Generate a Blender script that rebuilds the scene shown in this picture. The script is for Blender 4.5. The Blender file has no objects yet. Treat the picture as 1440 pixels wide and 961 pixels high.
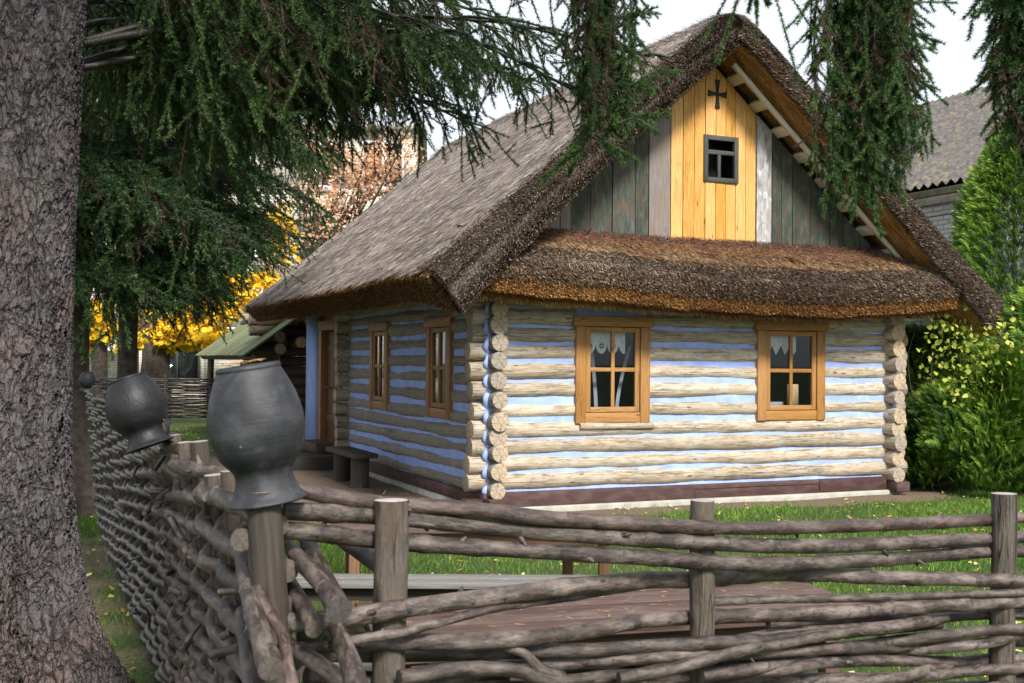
import bpy, math, random
import numpy as np
from mathutils import Matrix, Vector
random.seed(7); RS = np.random.RandomState(11)
R = math.radians
scene = bpy.context.scene
COL = scene.collection

# ------------------------------------------------------------------ camera
F = 1600.0; PITCH = R(0.985); ROLL = R(0.5); CAMZ = 1.6
camd = bpy.data.cameras.new('camera'); cam = bpy.data.objects.new('camera', camd); COL.objects.link(cam)
camd.sensor_width = 36; camd.lens = F/1440*36; camd.clip_start = 0.05; camd.clip_end = 900
CM = Matrix.Translation((0, 0, CAMZ)) @ Matrix.Rotation(R(90)+PITCH, 4, 'X') @ Matrix.Rotation(ROLL, 4, 'Z')
cam.matrix_world = CM
camd.dof.use_dof = True; camd.dof.focus_distance = 12.6; camd.dof.aperture_fstop = 15.0
scene.camera = cam
def at(px, py, Y):
    d = CM.to_3x3() @ Vector(((px-720)/F, -(py-480.5)/F, -1))
    return np.array([d.x/d.y*Y, Y, CAMZ + d.z/d.y*Y])

# ------------------------------------------------------------------ world and sun (soft bright overcast)
SUN_EL, SUN_AZ = 42, 158          # azimuth of the sun, degrees clockwise from +Y
w = bpy.data.worlds.new('World'); scene.world = w; w.use_nodes = True
nt = w.node_tree; nt.nodes.clear()
sky = nt.nodes.new('ShaderNodeTexSky'); sky.sky_type = 'NISHITA'; sky.sun_disc = False
sky.sun_elevation = R(SUN_EL); sky.sun_rotation = R(SUN_AZ); sky.dust_density = 3; sky.air_density = 1
hs = nt.nodes.new('ShaderNodeHueSaturation'); hs.inputs['Saturation'].default_value = 0.35; hs.inputs['Value'].default_value = 1.0
mx = nt.nodes.new('ShaderNodeMix'); mx.data_type = 'RGBA'
tc = nt.nodes.new('ShaderNodeTexCoord'); ns = nt.nodes.new('ShaderNodeTexNoise')
ns.inputs['Scale'].default_value = 2.2; ns.inputs['Detail'].default_value = 5
mr = nt.nodes.new('ShaderNodeMapRange'); mr.inputs[1].default_value = .3; mr.inputs[2].default_value = .7; mr.inputs[3].default_value = .62; mr.inputs[4].default_value = .92
bg = nt.nodes.new('ShaderNodeBackground'); bg.inputs['Strength'].default_value = 0.12
out = nt.nodes.new('ShaderNodeOutputWorld'); L = nt.links.new
L(tc.outputs['Generated'], ns.inputs['Vector']); L(ns.outputs['Fac'], mr.inputs[0]); L(mr.outputs[0], mx.inputs['Factor'])
L(sky.outputs[0], hs.inputs['Color']); L(hs.outputs[0], mx.inputs[6]); mx.inputs[7].default_value = (4.5, 4.85, 5.2, 1)
L(mx.outputs[2], bg.inputs['Color']); L(bg.outputs[0], out.inputs['Surface'])
sd = bpy.data.lights.new('sun', 'SUN'); sd.energy = 3.1; sd.angle = R(12); sd.color = (1, .95, .87)
so = bpy.data.objects.new('sun', sd); COL.objects.link(so)
sv = Vector((math.sin(R(SUN_AZ))*math.cos(R(SUN_EL)), math.cos(R(SUN_AZ))*math.cos(R(SUN_EL)), math.sin(R(SUN_EL))))
so.rotation_euler = sv.to_track_quat('Z', 'Y').to_euler(); so.location = sv*50
vs = scene.view_settings; vs.view_transform = 'Standard'; vs.look = 'None'; vs.gamma = 1; vs.use_curve_mapping = False
vs.exposure = 1.0

# ------------------------------------------------------------------ tagging
def tag(o, label=None, cat=None, group=None, kind=None):
    for k, v in (('label', label), ('category', cat), ('group', group), ('kind', kind)):
        if v: o[k] = v
    return o
def empty(name, loc, rz=0, label=None, cat=None, group=None):
    o = bpy.data.objects.new(name, None); COL.objects.link(o); o.location = tuple(float(c) for c in loc); o.rotation_euler = (0, 0, rz)
    o.empty_display_size = .1
    return tag(o, label, cat, group)

# ------------------------------------------------------------------ mesh builder
class MB:
    def __init__(s): s.V = []; s.n = 0; s.F = []
    def add(s, V, Fc, uv=None, mi=0, rnd=0.5):
        V = np.asarray(V, float).reshape(-1, 3); Fc = np.asarray(Fc, int)
        m, k = Fc.shape
        if uv is None: uv = np.zeros((m, k, 2))
        r = np.broadcast_to(np.asarray(rnd, float), (m,))
        mi = np.broadcast_to(np.asarray(mi, int), (m,))
        s.V.append(V); s.F.append((Fc+s.n, np.asarray(uv, float), mi, r)); s.n += len(V)
    def build(s, name, mats, parent=None, smooth=False, loc=None, bevel=0):
        me = bpy.data.meshes.new(name)
        V = np.concatenate(s.V)
        if loc is not None: V = V - np.asarray(loc)
        idx = np.concatenate([f[0].ravel() for f in s.F])
        tot = np.concatenate([np.full(len(f[0]), f[0].shape[1]) for f in s.F])
        start = np.concatenate([[0], np.cumsum(tot)[:-1]])
        me.vertices.add(len(V)); me.vertices.foreach_set('co', V.astype(np.float32).ravel())
        me.loops.add(len(idx)); me.loops.foreach_set('vertex_index', idx.astype(np.int32))
        me.polygons.add(len(tot)); me.polygons.foreach_set('loop_start', start.astype(np.int32))
        me.polygons.foreach_set('loop_total', tot.astype(np.int32))
        me.polygons.foreach_set('material_index', np.concatenate([f[2] for f in s.F]).astype(np.int32))
        if smooth: me.polygons.foreach_set('use_smooth', np.concatenate([(f[2] == 0) for f in s.F]))
        me.update(calc_edges=True)
        u = me.uv_layers.new(name='UVMap'); u.data.foreach_set('uv', np.concatenate([f[1].reshape(-1, 2) for f in s.F]).astype(np.float32).ravel())
        a = me.attributes.new('rnd', 'FLOAT', 'FACE'); a.data.foreach_set('value', np.concatenate([f[3] for f in s.F]).astype(np.float32))
        for m in (mats if isinstance(mats, (list, tuple)) else [mats]): me.materials.append(m)
        o = bpy.data.objects.new(name, me); COL.objects.link(o)
        if parent: o.parent = parent
        if loc is not None: o.location = tuple(float(c) for c in loc)
        if bevel:
            b = o.modifiers.new('b', 'BEVEL'); b.width = bevel; b.segments = 2; b.limit_method = 'ANGLE'
        return o
    def box(s, c, size, R3=None, mi=0, rnd=None, jit=0):
        c = np.asarray(c, float); h = np.asarray(size, float)/2
        S = np.array([[x, y, z] for x in (-1, 1) for y in (-1, 1) for z in (-1, 1)], float)*h
        if jit: S = S + RS.uniform(-jit, jit, S.shape)
        fs = np.array([[0, 1, 3, 2], [4, 6, 7, 5], [0, 4, 5, 1], [2, 3, 7, 6], [0, 2, 6, 4], [1, 5, 7, 3]])
        la = int(np.argmax(h)); off = RS.uniform(0, 50, 2); uv = np.zeros((6, 4, 2))
        for i, f in enumerate(fs):
            ax = [0, 0, 1, 1, 2, 2][i]
            others = [k for k in range(3) if k != ax]
            a = la if la in others else others[0]; b = [k for k in others if k != a][0]
            uv[i, :, 0] = S[f, a]+off[0]; uv[i, :, 1] = S[f, b]+off[1]
        V = S @ np.asarray(R3).T if R3 is not None else S
        s.add(V+c, fs, uv, mi, RS.rand() if rnd is None else rnd)
    def b2(s, lo, hi, **k):
        lo = np.array(lo, float); hi = np.array(hi, float); s.box((lo+hi)/2, hi-lo, **k)
    def tube(s, P, r, seg=10, caps=True, capmi=1, mi=0, amp=0.0, rnd=None, flat=1.0, freq=6.0, domed=0):
        P = np.asarray(P, float); n = len(P); r = np.broadcast_to(np.asarray(r, float), (n,)).copy()
        T = np.gradient(P, axis=0); T /= np.linalg.norm(T, axis=1)[:, None]+1e-9
        ref = np.array([0, 0, 1.]) if abs(T[0, 2]) < .9 else np.array([1., 0, 0])
        A = np.zeros((n, 3)); a = ref
        for i in range(n):
            a = a - T[i]*np.dot(a, T[i]); a /= np.linalg.norm(a)+1e-9; A[i] = a
        B = np.cross(T, A)
        th = np.linspace(0, 2*math.pi, seg, endpoint=False)
        ll = np.concatenate([[0], np.cumsum(np.linalg.norm(np.diff(P, axis=0), axis=1))])
        ph = RS.uniform(0, 6.28, 6)
        rr = r[:, None]*np.ones(seg)
        if amp:
            m = np.zeros((n, seg))
            for k in range(6):
                m += np.sin(ll[:, None]*freq*(.6+k*.7)+ph[k]+th[None, :]*(k % 4)+ph[5-k]*k)/(1+.4*k)
            rr = rr*(1+amp*m*.4)
        V = P[:, None, :] + rr[:, :, None]*(np.cos(th)[None, :, None]*A[:, None, :] + flat*np.sin(th)[None, :, None]*B[:, None, :])
        i, j = np.meshgrid(np.arange(n-1), np.arange(seg), indexing='ij'); j2 = (j+1) % seg
        Fc = np.stack([i*seg+j, i*seg+j2, (i+1)*seg+j2, (i+1)*seg+j], -1).reshape(-1, 4)
        off = RS.uniform(0, 40, 2); C = 2*math.pi*r.mean()
        ua = np.stack([ll[i], ll[i], ll[i+1], ll[i+1]], -1).reshape(-1, 4)+off[0]
        va = (np.stack([j, j+1, j+1, j], -1).reshape(-1, 4)/seg)*C+off[1]
        rn = RS.rand() if rnd is None else rnd
        s.add(V.reshape(-1, 3), Fc, np.stack([ua, va], -1), mi, rn)
        if caps:
            for e, rev in ((0, True), (n-1, False)):
                ring = V[e]; c = P[e] + (T[e] if not rev else -T[e])*r[e]*domed
                VV = np.vstack([ring, c[None]])
                f = np.array([[q, (q+1) % seg, seg] for q in range(seg)])
                if not rev: f = f[:, [0, 1, 2]]
                else: f = f[:, [1, 0, 2]]
                uvr = np.stack([np.cos(th), np.sin(th)], -1)*r[e]
                U = np.vstack([uvr, RS.uniform(-.1, .1, (1, 2))*r[e]])
                s.add(VV, f, U[f], capmi, rn)
    def lathe(s, prof, seg=48, M=None, mi=0):
        prof = np.asarray(prof, float); n = len(prof); th = np.linspace(0, 2*math.pi, seg, endpoint=False)
        V = np.stack([prof[:, 0, None]*np.cos(th), prof[:, 0, None]*np.sin(th), prof[:, 1, None]*np.ones(seg)], -1).reshape(-1, 3)
        i, j = np.meshgrid(np.arange(n-1), np.arange(seg), indexing='ij'); j2 = (j+1) % seg
        Fc = np.stack([i*seg+j, i*seg+j2, (i+1)*seg+j2, (i+1)*seg+j], -1).reshape(-1, 4)
        if M is not None:
            V = V @ np.array(M.to_3x3()).T + np.array(M.translation)
        s.add(V, Fc, None, mi)
    def prism(s, poly, z0, z1, M=lambda p: p, mi=0, rnd=.5):
        n = len(poly); a = [(x, y, z0) for x, y in poly]; b = [(x, y, z1) for x, y in poly]
        V = np.array([M(p) for p in a+b], float)
        for f in ([list(range(n))[::-1]], [list(range(n, 2*n))], [[i, (i+1) % n, n+(i+1) % n, n+i] for i in range(n)]):
            f = np.array(f); s.add(V, f, V[f][:, :, [2, 0]], mi, rnd)
    def grid(s, G, mi=0, rnd=.5, uv=None, skip=None):
        a, b = G.shape[:2]; i, j = np.meshgrid(np.arange(a-1), np.arange(b-1), indexing='ij')
        Fc = np.stack([i*b+j, (i+1)*b+j, (i+1)*b+j+1, i*b+j+1], -1).reshape(-1, 4)
        if skip is not None: Fc = Fc[~skip.ravel()]
        U = None
        if uv is not None: U = uv.reshape(-1, 2)[Fc]
        s.add(G.reshape(-1, 3), Fc, U, mi, rnd)
def nrm(a): return a/(np.linalg.norm(a, axis=-1, keepdims=True)+1e-9)
def strands(mb, P, D, N, Ln, Wd, rnd, tip=.4, mi=0):
    """flat tapering strands: base P, unit direction D, facing N"""
    n = len(P); D = nrm(D); S = nrm(np.cross(D, N)); Ln = np.broadcast_to(Ln, (n,))[:, None]; Wd = np.broadcast_to(Wd, (n,))[:, None]/2
    V = np.stack([P-S*Wd, P+S*Wd, P+D*Ln+S*Wd*tip, P+D*Ln-S*Wd*tip], 1).reshape(-1, 3)
    Fc = np.arange(4*n).reshape(n, 4); mb.add(V, Fc, None, mi, rnd)
def tris(mb, P, D, N, Ln, Wd, rnd, mi=0):
    n = len(P); D = nrm(D); S = nrm(np.cross(D, N)); Ln = np.broadcast_to(Ln, (n,))[:, None]; Wd = np.broadcast_to(Wd, (n,))[:, None]/2
    V = np.stack([P-S*Wd, P+S*Wd, P+D*Ln], 1).reshape(-1, 3)
    mb.add(V, np.arange(3*n).reshape(n, 3), None, mi, rnd)
PH = RS.uniform(0, 6.28, (12, 3)); KK = RS.normal(0, 1, (12, 3))
def wob(P, f=1.0):
    P = np.asarray(P, float); o = 0
    for k in range(12): o = o + np.sin((P @ KK[k])*f*(.6+.25*k)+PH[k, 0])/(1+.25*k)
    return o/3.2

# ------------------------------------------------------------------ materials
class NT:
    def __init__(s, name):
        s.m = bpy.data.materials.new(name); s.m.use_nodes = True; s.t = s.m.node_tree; s.t.nodes.clear()
        s.o = s.n('ShaderNodeOutputMaterial'); s.b = s.n('ShaderNodeBsdfPrincipled'); s.l(s.b.outputs[0], s.o.inputs[0])
        s.b.inputs['Specular IOR Level'].default_value = .3
    def n(s, t, **k):
        x = s.t.nodes.new(t)
        for a, b in k.items(): setattr(x, a, b)
        return x
    def l(s, a, b): s.t.links.new(a, b)
    def co(s, kind='UV', sc=(1, 1, 1)):
        c = s.n('ShaderNodeTexCoord'); m = s.n('ShaderNodeMapping'); m.inputs['Scale'].default_value = sc; s.l(c.outputs[kind], m.inputs[0]); return m.outputs[0]
    def noise(s, v, scale=5, det=6, rough=.6, dist=0):
        x = s.n('ShaderNodeTexNoise'); x.inputs['Scale'].default_value = scale; x.inputs['Detail'].default_value = det; x.inputs['Roughness'].default_value = rough; x.inputs['Distortion'].default_value = dist
        s.l(v, x.inputs['Vector']); return x.outputs['Fac']
    def vor(s, v, scale=5, feat='F1', rand=1):
        x = s.n('ShaderNodeTexVoronoi'); x.feature = feat; x.inputs['Scale'].default_value = scale; x.inputs['Randomness'].default_value = rand; s.l(v, x.inputs['Vector']); return x
    def ramp(s, f, stops, interp='LINEAR'):
        x = s.n('ShaderNodeValToRGB'); x.color_ramp.interpolation = interp; e = x.color_ramp.elements
        while len(e) < len(stops): e.new(.5)
        for q, (p, c) in zip(e, stops): q.position = p; q.color = (*c, 1) if len(c) == 3 else c
        s.l(f, x.inputs[0]); return x.outputs[0]
    def mix(s, f, a, b, bt='MIX'):
        x = s.n('ShaderNodeMix'); x.data_type = 'RGBA'; x.blend_type = bt
        for v, i in ((f, 0), (a, 6), (b, 7)):
            if hasattr(v, 'node'): s.l(v, x.inputs[i])
            elif i == 0: x.inputs[0].default_value = v
            else: x.inputs[i].default_value = (*v, 1)
        return x.outputs[2]
    def math(s, op, a, b=0.5, c=None):
        x = s.n('ShaderNodeMath'); x.operation = op
        for i, v in enumerate((a, b) if c is None else (a, b, c)):
            if hasattr(v, 'node'): s.l(v, x.inputs[i])
            else: x.inputs[i].default_value = v
        return x.outputs[0]
    def rnd(s):
        a = s.n('ShaderNodeAttribute'); a.attribute_name = 'rnd'; return a.outputs['Fac']
    def bump(s, h, st=.3, d=.01):
        x = s.n('ShaderNodeBump'); x.inputs['Strength'].default_value = st; x.inputs['Distance'].default_value = d; s.l(h, x.inputs['Height']); s.l(x.outputs[0], s.b.inputs['Normal'])
    def base(s, c, rough=.8):
        if hasattr(c, 'node'): s.l(c, s.b.inputs['Base Color'])
        else: s.b.inputs['Base Color'].default_value = (*c, 1)
        s.b.inputs['Roughness'].default_value = rough; return s.m
def wood(name, c1, c2, c3=None, sc=(1.2, 26, 1), knots=.5, rough=.75, var=.25, bump=.35, crack=.5, knotcol=None, patch=None, bold=0):
    t = NT(name); v = t.co('UV', sc); g = t.noise(v, 3, 8, .65, .4); g2 = t.noise(t.co('UV', (3, 7, 1)), 1.6, 5, .6)
    c = t.ramp(g, [(.28, c1), (.72, c2)])
    if c3: c = t.mix(t.ramp(g2, [(.45, (0, 0, 0)), (.68, (1, 1, 1))]), c, c3)
    if patch: c = t.mix(t.ramp(t.noise(t.co('UV', (1.6, 5, 1)), 3.1, 7, .7, .6), [(.50, (0, 0, 0)), (.64, (.85, .85, .85))]), c, patch)
    kv = t.vor(t.co('UV', (2.6, 9, 1)), 1.0); kn = t.ramp(kv.outputs['Distance'], [(.05, (1, 1, 1)), (.12, (0, 0, 0))])
    kc = knotcol or tuple(x*.35 for x in c1)
    if knots: c = t.mix(t.math('MULTIPLY', kn, knots), c, kc)
    ck = t.ramp(t.noise(t.co('UV', (.8, 40, 1)), 2.0, 3, .5, .6), [(.30, (1, 1, 1)), (.36, (0, 0, 0))])
    if crack: c = t.mix(t.math('MULTIPLY', ck, crack), c, tuple(x*.3 for x in c1))
    if bold:
        b1 = t.ramp(t.noise(t.co('UV', (.55, 17, 1)), 1.7, 4, .55, 1.2), [(.485, (0, 0, 0)), (.5, (1, 1, 1)), (.515, (0, 0, 0))]); gate = t.ramp(t.noise(t.co('UV', (.9, 3, 1)), 1.3, 3), [(.45, (0, 0, 0)), (.55, (1, 1, 1))])
        b1 = t.math('MULTIPLY', b1, gate); c = t.mix(t.math('MULTIPLY', b1, bold), c, tuple(x*.18 for x in c1)); ck = t.math('ADD', ck, b1)
        k2 = t.vor(t.co('UV', (3.4, 11, 1)), 1.9); c = t.mix(t.math('MULTIPLY', t.ramp(k2.outputs['Distance'], [(.05, (1, 1, 1)), (.13, (0, 0, 0))]), bold*.9), c, tuple(x*.3 for x in c1))
    hsv = t.n('ShaderNodeHueSaturation'); t.l(c, hsv.inputs['Color']); t.l(t.math('MULTIPLY_ADD', t.rnd(), var, 1-var/2), hsv.inputs['Value'])
    t.l(t.math('MULTIPLY_ADD', t.rnd(), -var*.5, 1+var*.25), hsv.inputs['Saturation'])
    t.bump(t.math('SUBTRACT', g, t.math('MULTIPLY', ck, .8)), bump, .006)
    return t.base(hsv.outputs[0], rough)
def rings(name, c1, c2, freq=150, patch=None):
    t = NT(name); v = t.co('UV'); l = t.n('ShaderNodeVectorMath'); l.operation = 'LENGTH'; t.l(v, l.inputs[0])
    n = t.noise(v, 14, 3); d = t.math('ADD', l.outputs['Value'], t.math('MULTIPLY', n, .018))
    s = t.math('SINE', t.math('MULTIPLY', d, freq)); m_ = tuple(a*.3+b*.7 for a, b in zip(c1, c2)); c = t.ramp(t.math('MULTIPLY_ADD', s, .5, .5), [(.1, m_), (.7, c2)]); c = t.mix(t.ramp(t.noise(v, 30, 5), [(.4, (0, 0, 0)), (.75, (1, 1, 1))]), c, c1)
    gr = t.n('ShaderNodeTexGradient'); gr.gradient_type = 'RADIAL'; t.l(v, gr.inputs[0])
    cr = t.ramp(t.math('ABSOLUTE', t.math('SINE', t.math('ADD', t.math('ADD', t.math('MULTIPLY', gr.outputs['Fac'], 15.7), t.math('MULTIPLY', n, 2.2)), t.math('MULTIPLY', t.rnd(), 9)))), [(.05, (1, 1, 1)), (.16, (0, 0, 0))])
    c = t.mix(t.math('MULTIPLY', cr, .8), c, tuple(x*.15 for x in c1))
    c = t.mix(t.ramp(t.noise(v, 9, 3), [(.5, (0, 0, 0)), (.7, (.6, .6, .6))]), c, patch or tuple(min(1, x*1.3) for x in c2))
    t.bump(t.noise(v, 60, 3), .4, .005)
    hsv = t.n('ShaderNodeHueSaturation'); t.l(c, hsv.inputs['Color']); t.l(t.math('MULTIPLY_ADD', t.rnd(), .5, .65), hsv.inputs['Value']); t.l(t.math('MULTIPLY_ADD', t.rnd(), .5, .45), hsv.inputs['Saturation'])
    return t.base(hsv.outputs[0], .85)
def rndmat(name, stops, rough=.8, spec=.2, trans=0, nscale=None):
    t = NT(name); f = t.rnd()
    if nscale:
        f = t.math('ADD', t.math('MULTIPLY', f, .6), t.math('MULTIPLY', t.noise(t.co('Object'), nscale, 4), .4))
    c = t.ramp(f, stops); t.b.inputs['Specular IOR Level'].default_value = spec
    m = t.base(c, rough)
    if trans:
        tr = t.n('ShaderNodeBsdfTranslucent'); t.l(c, tr.inputs[0]); ms = t.n('ShaderNodeMixShader'); ms.inputs[0].default_value = trans
        t.l(t.b.outputs[0], ms.inputs[1]); t.l(tr.outputs[0], ms.inputs[2]); t.l(ms.outputs[0], t.o.inputs[0])
    return m
def plain(name, c, rough=.7, nsc=8, var=.25, bump=.1, kind='Object', metal=0):
    t = NT(name); n = t.noise(t.co(kind), nsc, 6); col = t.ramp(n, [(.3, tuple(x*(1-var) for x in c)), (.7, tuple(min(1, x*(1+var)) for x in c))])
    if bump: t.bump(n, bump, .01)
    t.b.inputs['Metallic'].default_value = metal
    return t.base(col, rough)

M = {}
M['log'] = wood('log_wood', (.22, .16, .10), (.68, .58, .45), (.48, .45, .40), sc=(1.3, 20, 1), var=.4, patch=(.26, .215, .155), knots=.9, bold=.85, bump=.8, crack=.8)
M['log_side'] = wood('grey_brown_log_wood', (.16, .13, .105), (.37, .325, .27), (.28, .265, .25), sc=(1.3, 22, 1), var=.25, patch=(.20, .20, .195), knots=.9, bold=.7, bump=.8, crack=.8)  # side and rear logs, darker and greyer than the front ones
M['log_end'] = rings('log_end_grain', (.19, .10, .045), (.58, .42, .24), 330, (.34, .31, .27))
M['chink'] = plain('blue_lime_chinking', (.32, .43, .84), .9, 7, .16, .3)
M['bluewall'] = plain('blue_plaster', (.36, .47, .86), .9, 5, .1, .2)
M['sill'] = wood('brown_painted_beam', (.045, .022, .022), (.085, .045, .042), (.10, .065, .06), knots=.3, var=.3, crack=.3)
M['found'] = plain('grey_foundation', (.36, .35, .31), .95, 6, .25, .4)
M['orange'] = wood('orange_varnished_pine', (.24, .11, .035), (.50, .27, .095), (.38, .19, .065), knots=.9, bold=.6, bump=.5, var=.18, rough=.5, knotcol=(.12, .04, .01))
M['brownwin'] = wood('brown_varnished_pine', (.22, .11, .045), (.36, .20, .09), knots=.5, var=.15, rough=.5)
M['yellow'] = wood('yellow_varnished_board', (.40, .17, .03), (.78, .44, .12), (.58, .29, .075), knots=.95, bold=.5, bump=.6, var=.3, rough=.5, knotcol=(.22, .08, .015), crack=.25)
M['greyboard'] = wood('grey_weathered_board', (.15, .13, .12), (.34, .31, .30), (.26, .19, .14), knots=.5, var=.5)
M['greenboard'] = wood('dark_green_board', (.022, .029, .024), (.062, .075, .062), (.095, .06, .04), knots=.4, var=.6, patch=(.085, .11, .092))
M['whiteboard'] = wood('flaking_white_board', (.20, .18, .17), (.44, .43, .44), (.17, .14, .12), knots=.3, var=.2, patch=(.55, .57, .62))
M['darkframe'] = wood('dark_grey_frame', (.035, .035, .032), (.09, .09, .085), knots=.2, var=.3)
M['cream'] = wood('cream_batten', (.50, .48, .40), (.72, .70, .62), knots=.3, var=.25)
M['door'] = wood('dark_brown_door', (.085, .035, .014), (.17, .075, .03), knots=.5, var=.2, rough=.5)
M['black'] = plain('dark_iron', (.015, .014, .013), .5)
M['dark'] = plain('dark_interior', (.012, .012, .013), .9)  # near-black; the shade of unlit rooms is put into the colour
M['darkwood'] = wood('dark_old_wood', (.03, .024, .02), (.085, .07, .06), knots=.4, var=.3)
M['shedlog'] = wood('dark_shed_log', (.07, .05, .038), (.20, .155, .125), (.14, .11, .09), knots=.4, var=.4)
M['shedend'] = rings('fresh_log_end', (.42, .22, .10), (.66, .42, .22), 260)
M['tablewood'] = wood('red_brown_table_board', (.05, .026, .021), (.135, .082, .068), (.10, .065, .056), knots=.5, var=.5, patch=(.15, .115, .10), bold=.5)
M['greyplank'] = wood('pale_grey_plank', (.12, .117, .112), (.24, .235, .23), knots=.2, var=.15)
M['legwood'] = wood('brown_leg', (.12, .06, .03), (.24, .13, .07), knots=.3, var=.2)
# thatch
def thatch_base(name, a, b, sc=(3, 60, 3), wsc=0):
    t = NT(name); n = t.noise(t.co('UV', sc), 3, 7, .7); c = t.ramp(n, [(.3, a), (.7, b)]); t.bump(n, .8, .02); return t.base(c, .95)
M['thatch'] = thatch_base('thatch_bulk', (.05, .038, .03), (.17, .135, .11))
M['straw_top'] = rndmat('weathered_reed', [(.0, (.03, .022, .018)), (.22, (.11, .083, .070)), (.5, (.28, .235, .21)), (.78, (.49, .44, .41)), (1, (.74, .70, .68))], .75, .3, nscale=2.5)
M['straw_verge'] = rndmat('cut_reed_ends', [(.0, (.028, .02, .016)), (.45, (.085, .06, .045)), (.75, (.22, .165, .12)), (1, (.50, .42, .34))], .85)
M['straw_skirt'] = rndmat('skirt_reeds', [(.0, (.035, .022, .015)), (.4, (.13, .085, .058)), (.8, (.30, .215, .155)), (1, (.48, .38, .29))], .8, .2)
M['straw_brown'] = rndmat('brown_reed', [(.0, (.05, .025, .011)), (.5, (.20, .105, .045)), (1, (.42, .25, .11))], .85)
M['straw_gold'] = rndmat('golden_straw', [(.0, (.12, .055, .018)), (.5, (.36, .19, .07)), (1, (.62, .38, .16))], .8)
M['straw_orange'] = rndmat('rusty_reed_ends', [(.0, (.04, .018, .008)), (.4, (.18, .08, .025)), (.8, (.42, .21, .07)), (1, (.60, .36, .15))], .85)
M['litter'] = rndmat('fallen_needles', [(.0, (.05, .028, .024)), (.5, (.13, .07, .055)), (1, (.28, .155, .11))], .9)
M['strawbase'] = thatch_base('straw_bulk', (.10, .05, .02), (.26, .14, .055))

# ------------------------------------------------------------------ ground
HL = np.array([-.22, 12.0, 0]); HA = R(23.6)
ca, sa = math.cos(HA), math.sin(HA)
def hw(u, v, z=0): return np.array([HL[0]+ca*u-sa*v, HL[1]+sa*u+ca*v, z])
def to_h(x, y): dx = x-HL[0]; dy = y-HL[1]; return ca*dx+sa*dy, -sa*dx+ca*dy
def dirtmask(x, y):
    u, v = to_h(x, y)
    du = np.maximum(np.maximum(-u, u-5.4), 0); dv = np.maximum(np.maximum(-v, v-8.3), 0); d = np.hypot(du, dv)
    yard = np.clip(1-np.hypot((u+1.2)/1.9, (v-4)/5.5), 0, 1)*2.2
    near = np.clip((1.1-d)/.7, 0, 1)
    P = np.stack([x, y, 0*x], -1)
    sprucebed = np.clip(1.3-np.hypot((x+3.4)/2.0, (y-6)/5.5), 0, 1)*.85
    m = np.maximum(np.maximum(near, yard), sprucebed)
    return np.clip(m + .45*wob(P, 2.2)*(m > 0.05), 0, 1)
def ground():
    t = NT('lawn_soil'); a = t.n('ShaderNodeAttribute'); a.attribute_name = 'dirt'
    v = t.co('Object'); n1 = t.noise(v, 1.3, 8, .7); n2 = t.noise(v, 40, 6, .7)
    g = t.ramp(n2, [(.3, (.018, .035, .008)), (.7, (.07, .11, .025))]); g = t.mix(t.ramp(n1, [(.5, (0, 0, 0)), (.75, (.5, .5, .5))]), g, (.12, .10, .035))
    d = t.ramp(n2, [(.3, (.085, .06, .042)), (.7, (.24, .18, .13))])
    f = t.math('ADD', a.outputs['Fac'], t.math('MULTIPLY_ADD', n2, .5, -.25))
    c = t.mix(t.ramp(f, [(.35, (0, 0, 0)), (.6, (1, 1, 1))]), g, d); t.bump(n2, .6, .03); m = t.base(c, .95)
    xs = np.unique(np.concatenate([np.linspace(-400, -14, 30), np.linspace(-14, 14, 190), np.linspace(14, 400, 30)]))
    ys = np.unique(np.concatenate([np.linspace(-500, 0, 24), np.linspace(0, 28, 190), np.linspace(28, 700, 40)]))
    X, Y = np.meshgrid(xs, ys, indexing='ij'); Z = .015*wob(np.stack([X, Y, 0*X], -1), 1.6)
    mb = MB(); mb.grid(np.stack([X, Y, Z], -1)); o = mb.build('lawn_ground', m, smooth=True); tag(o, kind='structure')
    at_ = o.data.attributes.new('dirt', 'FLOAT', 'POINT'); at_.data.foreach_set('value', dirtmask(X, Y).astype(np.float32).ravel())
ground()
M['grass'] = rndmat('grass_blades', [(.0, (.04, .09, .01)), (.5, (.11, .22, .025)), (.85, (.21, .34, .05)), (1, (.36, .34, .12))], .6, .3, .25)
def grass():
    mb = MB(); P = []
    for (x0, x1, y0, y1, n) in ((-1.6, 6.0, 4.2, 14.2, 120000), (4, 9.5, 9, 15.5, 42000), (-4.8, -1.3, 3.8, 12, 60000), (-7, -1.5, 12, 27, 26000)):
        P.append(np.stack([RS.uniform(x0, x1, n), RS.uniform(y0, y1, n), np.zeros(n)], -1))
    P = np.concatenate(P); u, v = to_h(P[:, 0], P[:, 1])
    cl = wob(P, 5)
    k = (dirtmask(P[:, 0], P[:, 1]) < RS.uniform(.15, .75, len(P))) & ~((u > -.1) & (u < 5.4) & (v > -.1) & (v < 8.3)) & (RS.rand(len(P)) < .62+.4*cl)
    P = P[k]; n = len(P)
    P[:, 2] = -.01
    D = nrm(np.stack([RS.normal(0, .45, n), RS.normal(0, .45, n), np.ones(n)], -1)); N = RS.normal(0, 1, (n, 3))
    Ln = RS.uniform(.03, .085, n)*(1+.35*wob(P, 3)); dist = P[:, 1]
    tris(mb, P, D, N, Ln, .0035+.0006*dist, np.clip(RS.normal(.5, .2, n)+.2*wob(P, 1.5), 0, 1))
    tag(mb.build('grass', M['grass']), 'short autumn grass of the lawn between the fences and the hut', 'grass', kind='stuff')
grass()
M['leaf'] = rndmat('fallen_leaf', [(0, (.20, .09, .03)), (.5, (.5, .32, .06)), (1, (.62, .55, .32))], .8)
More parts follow.
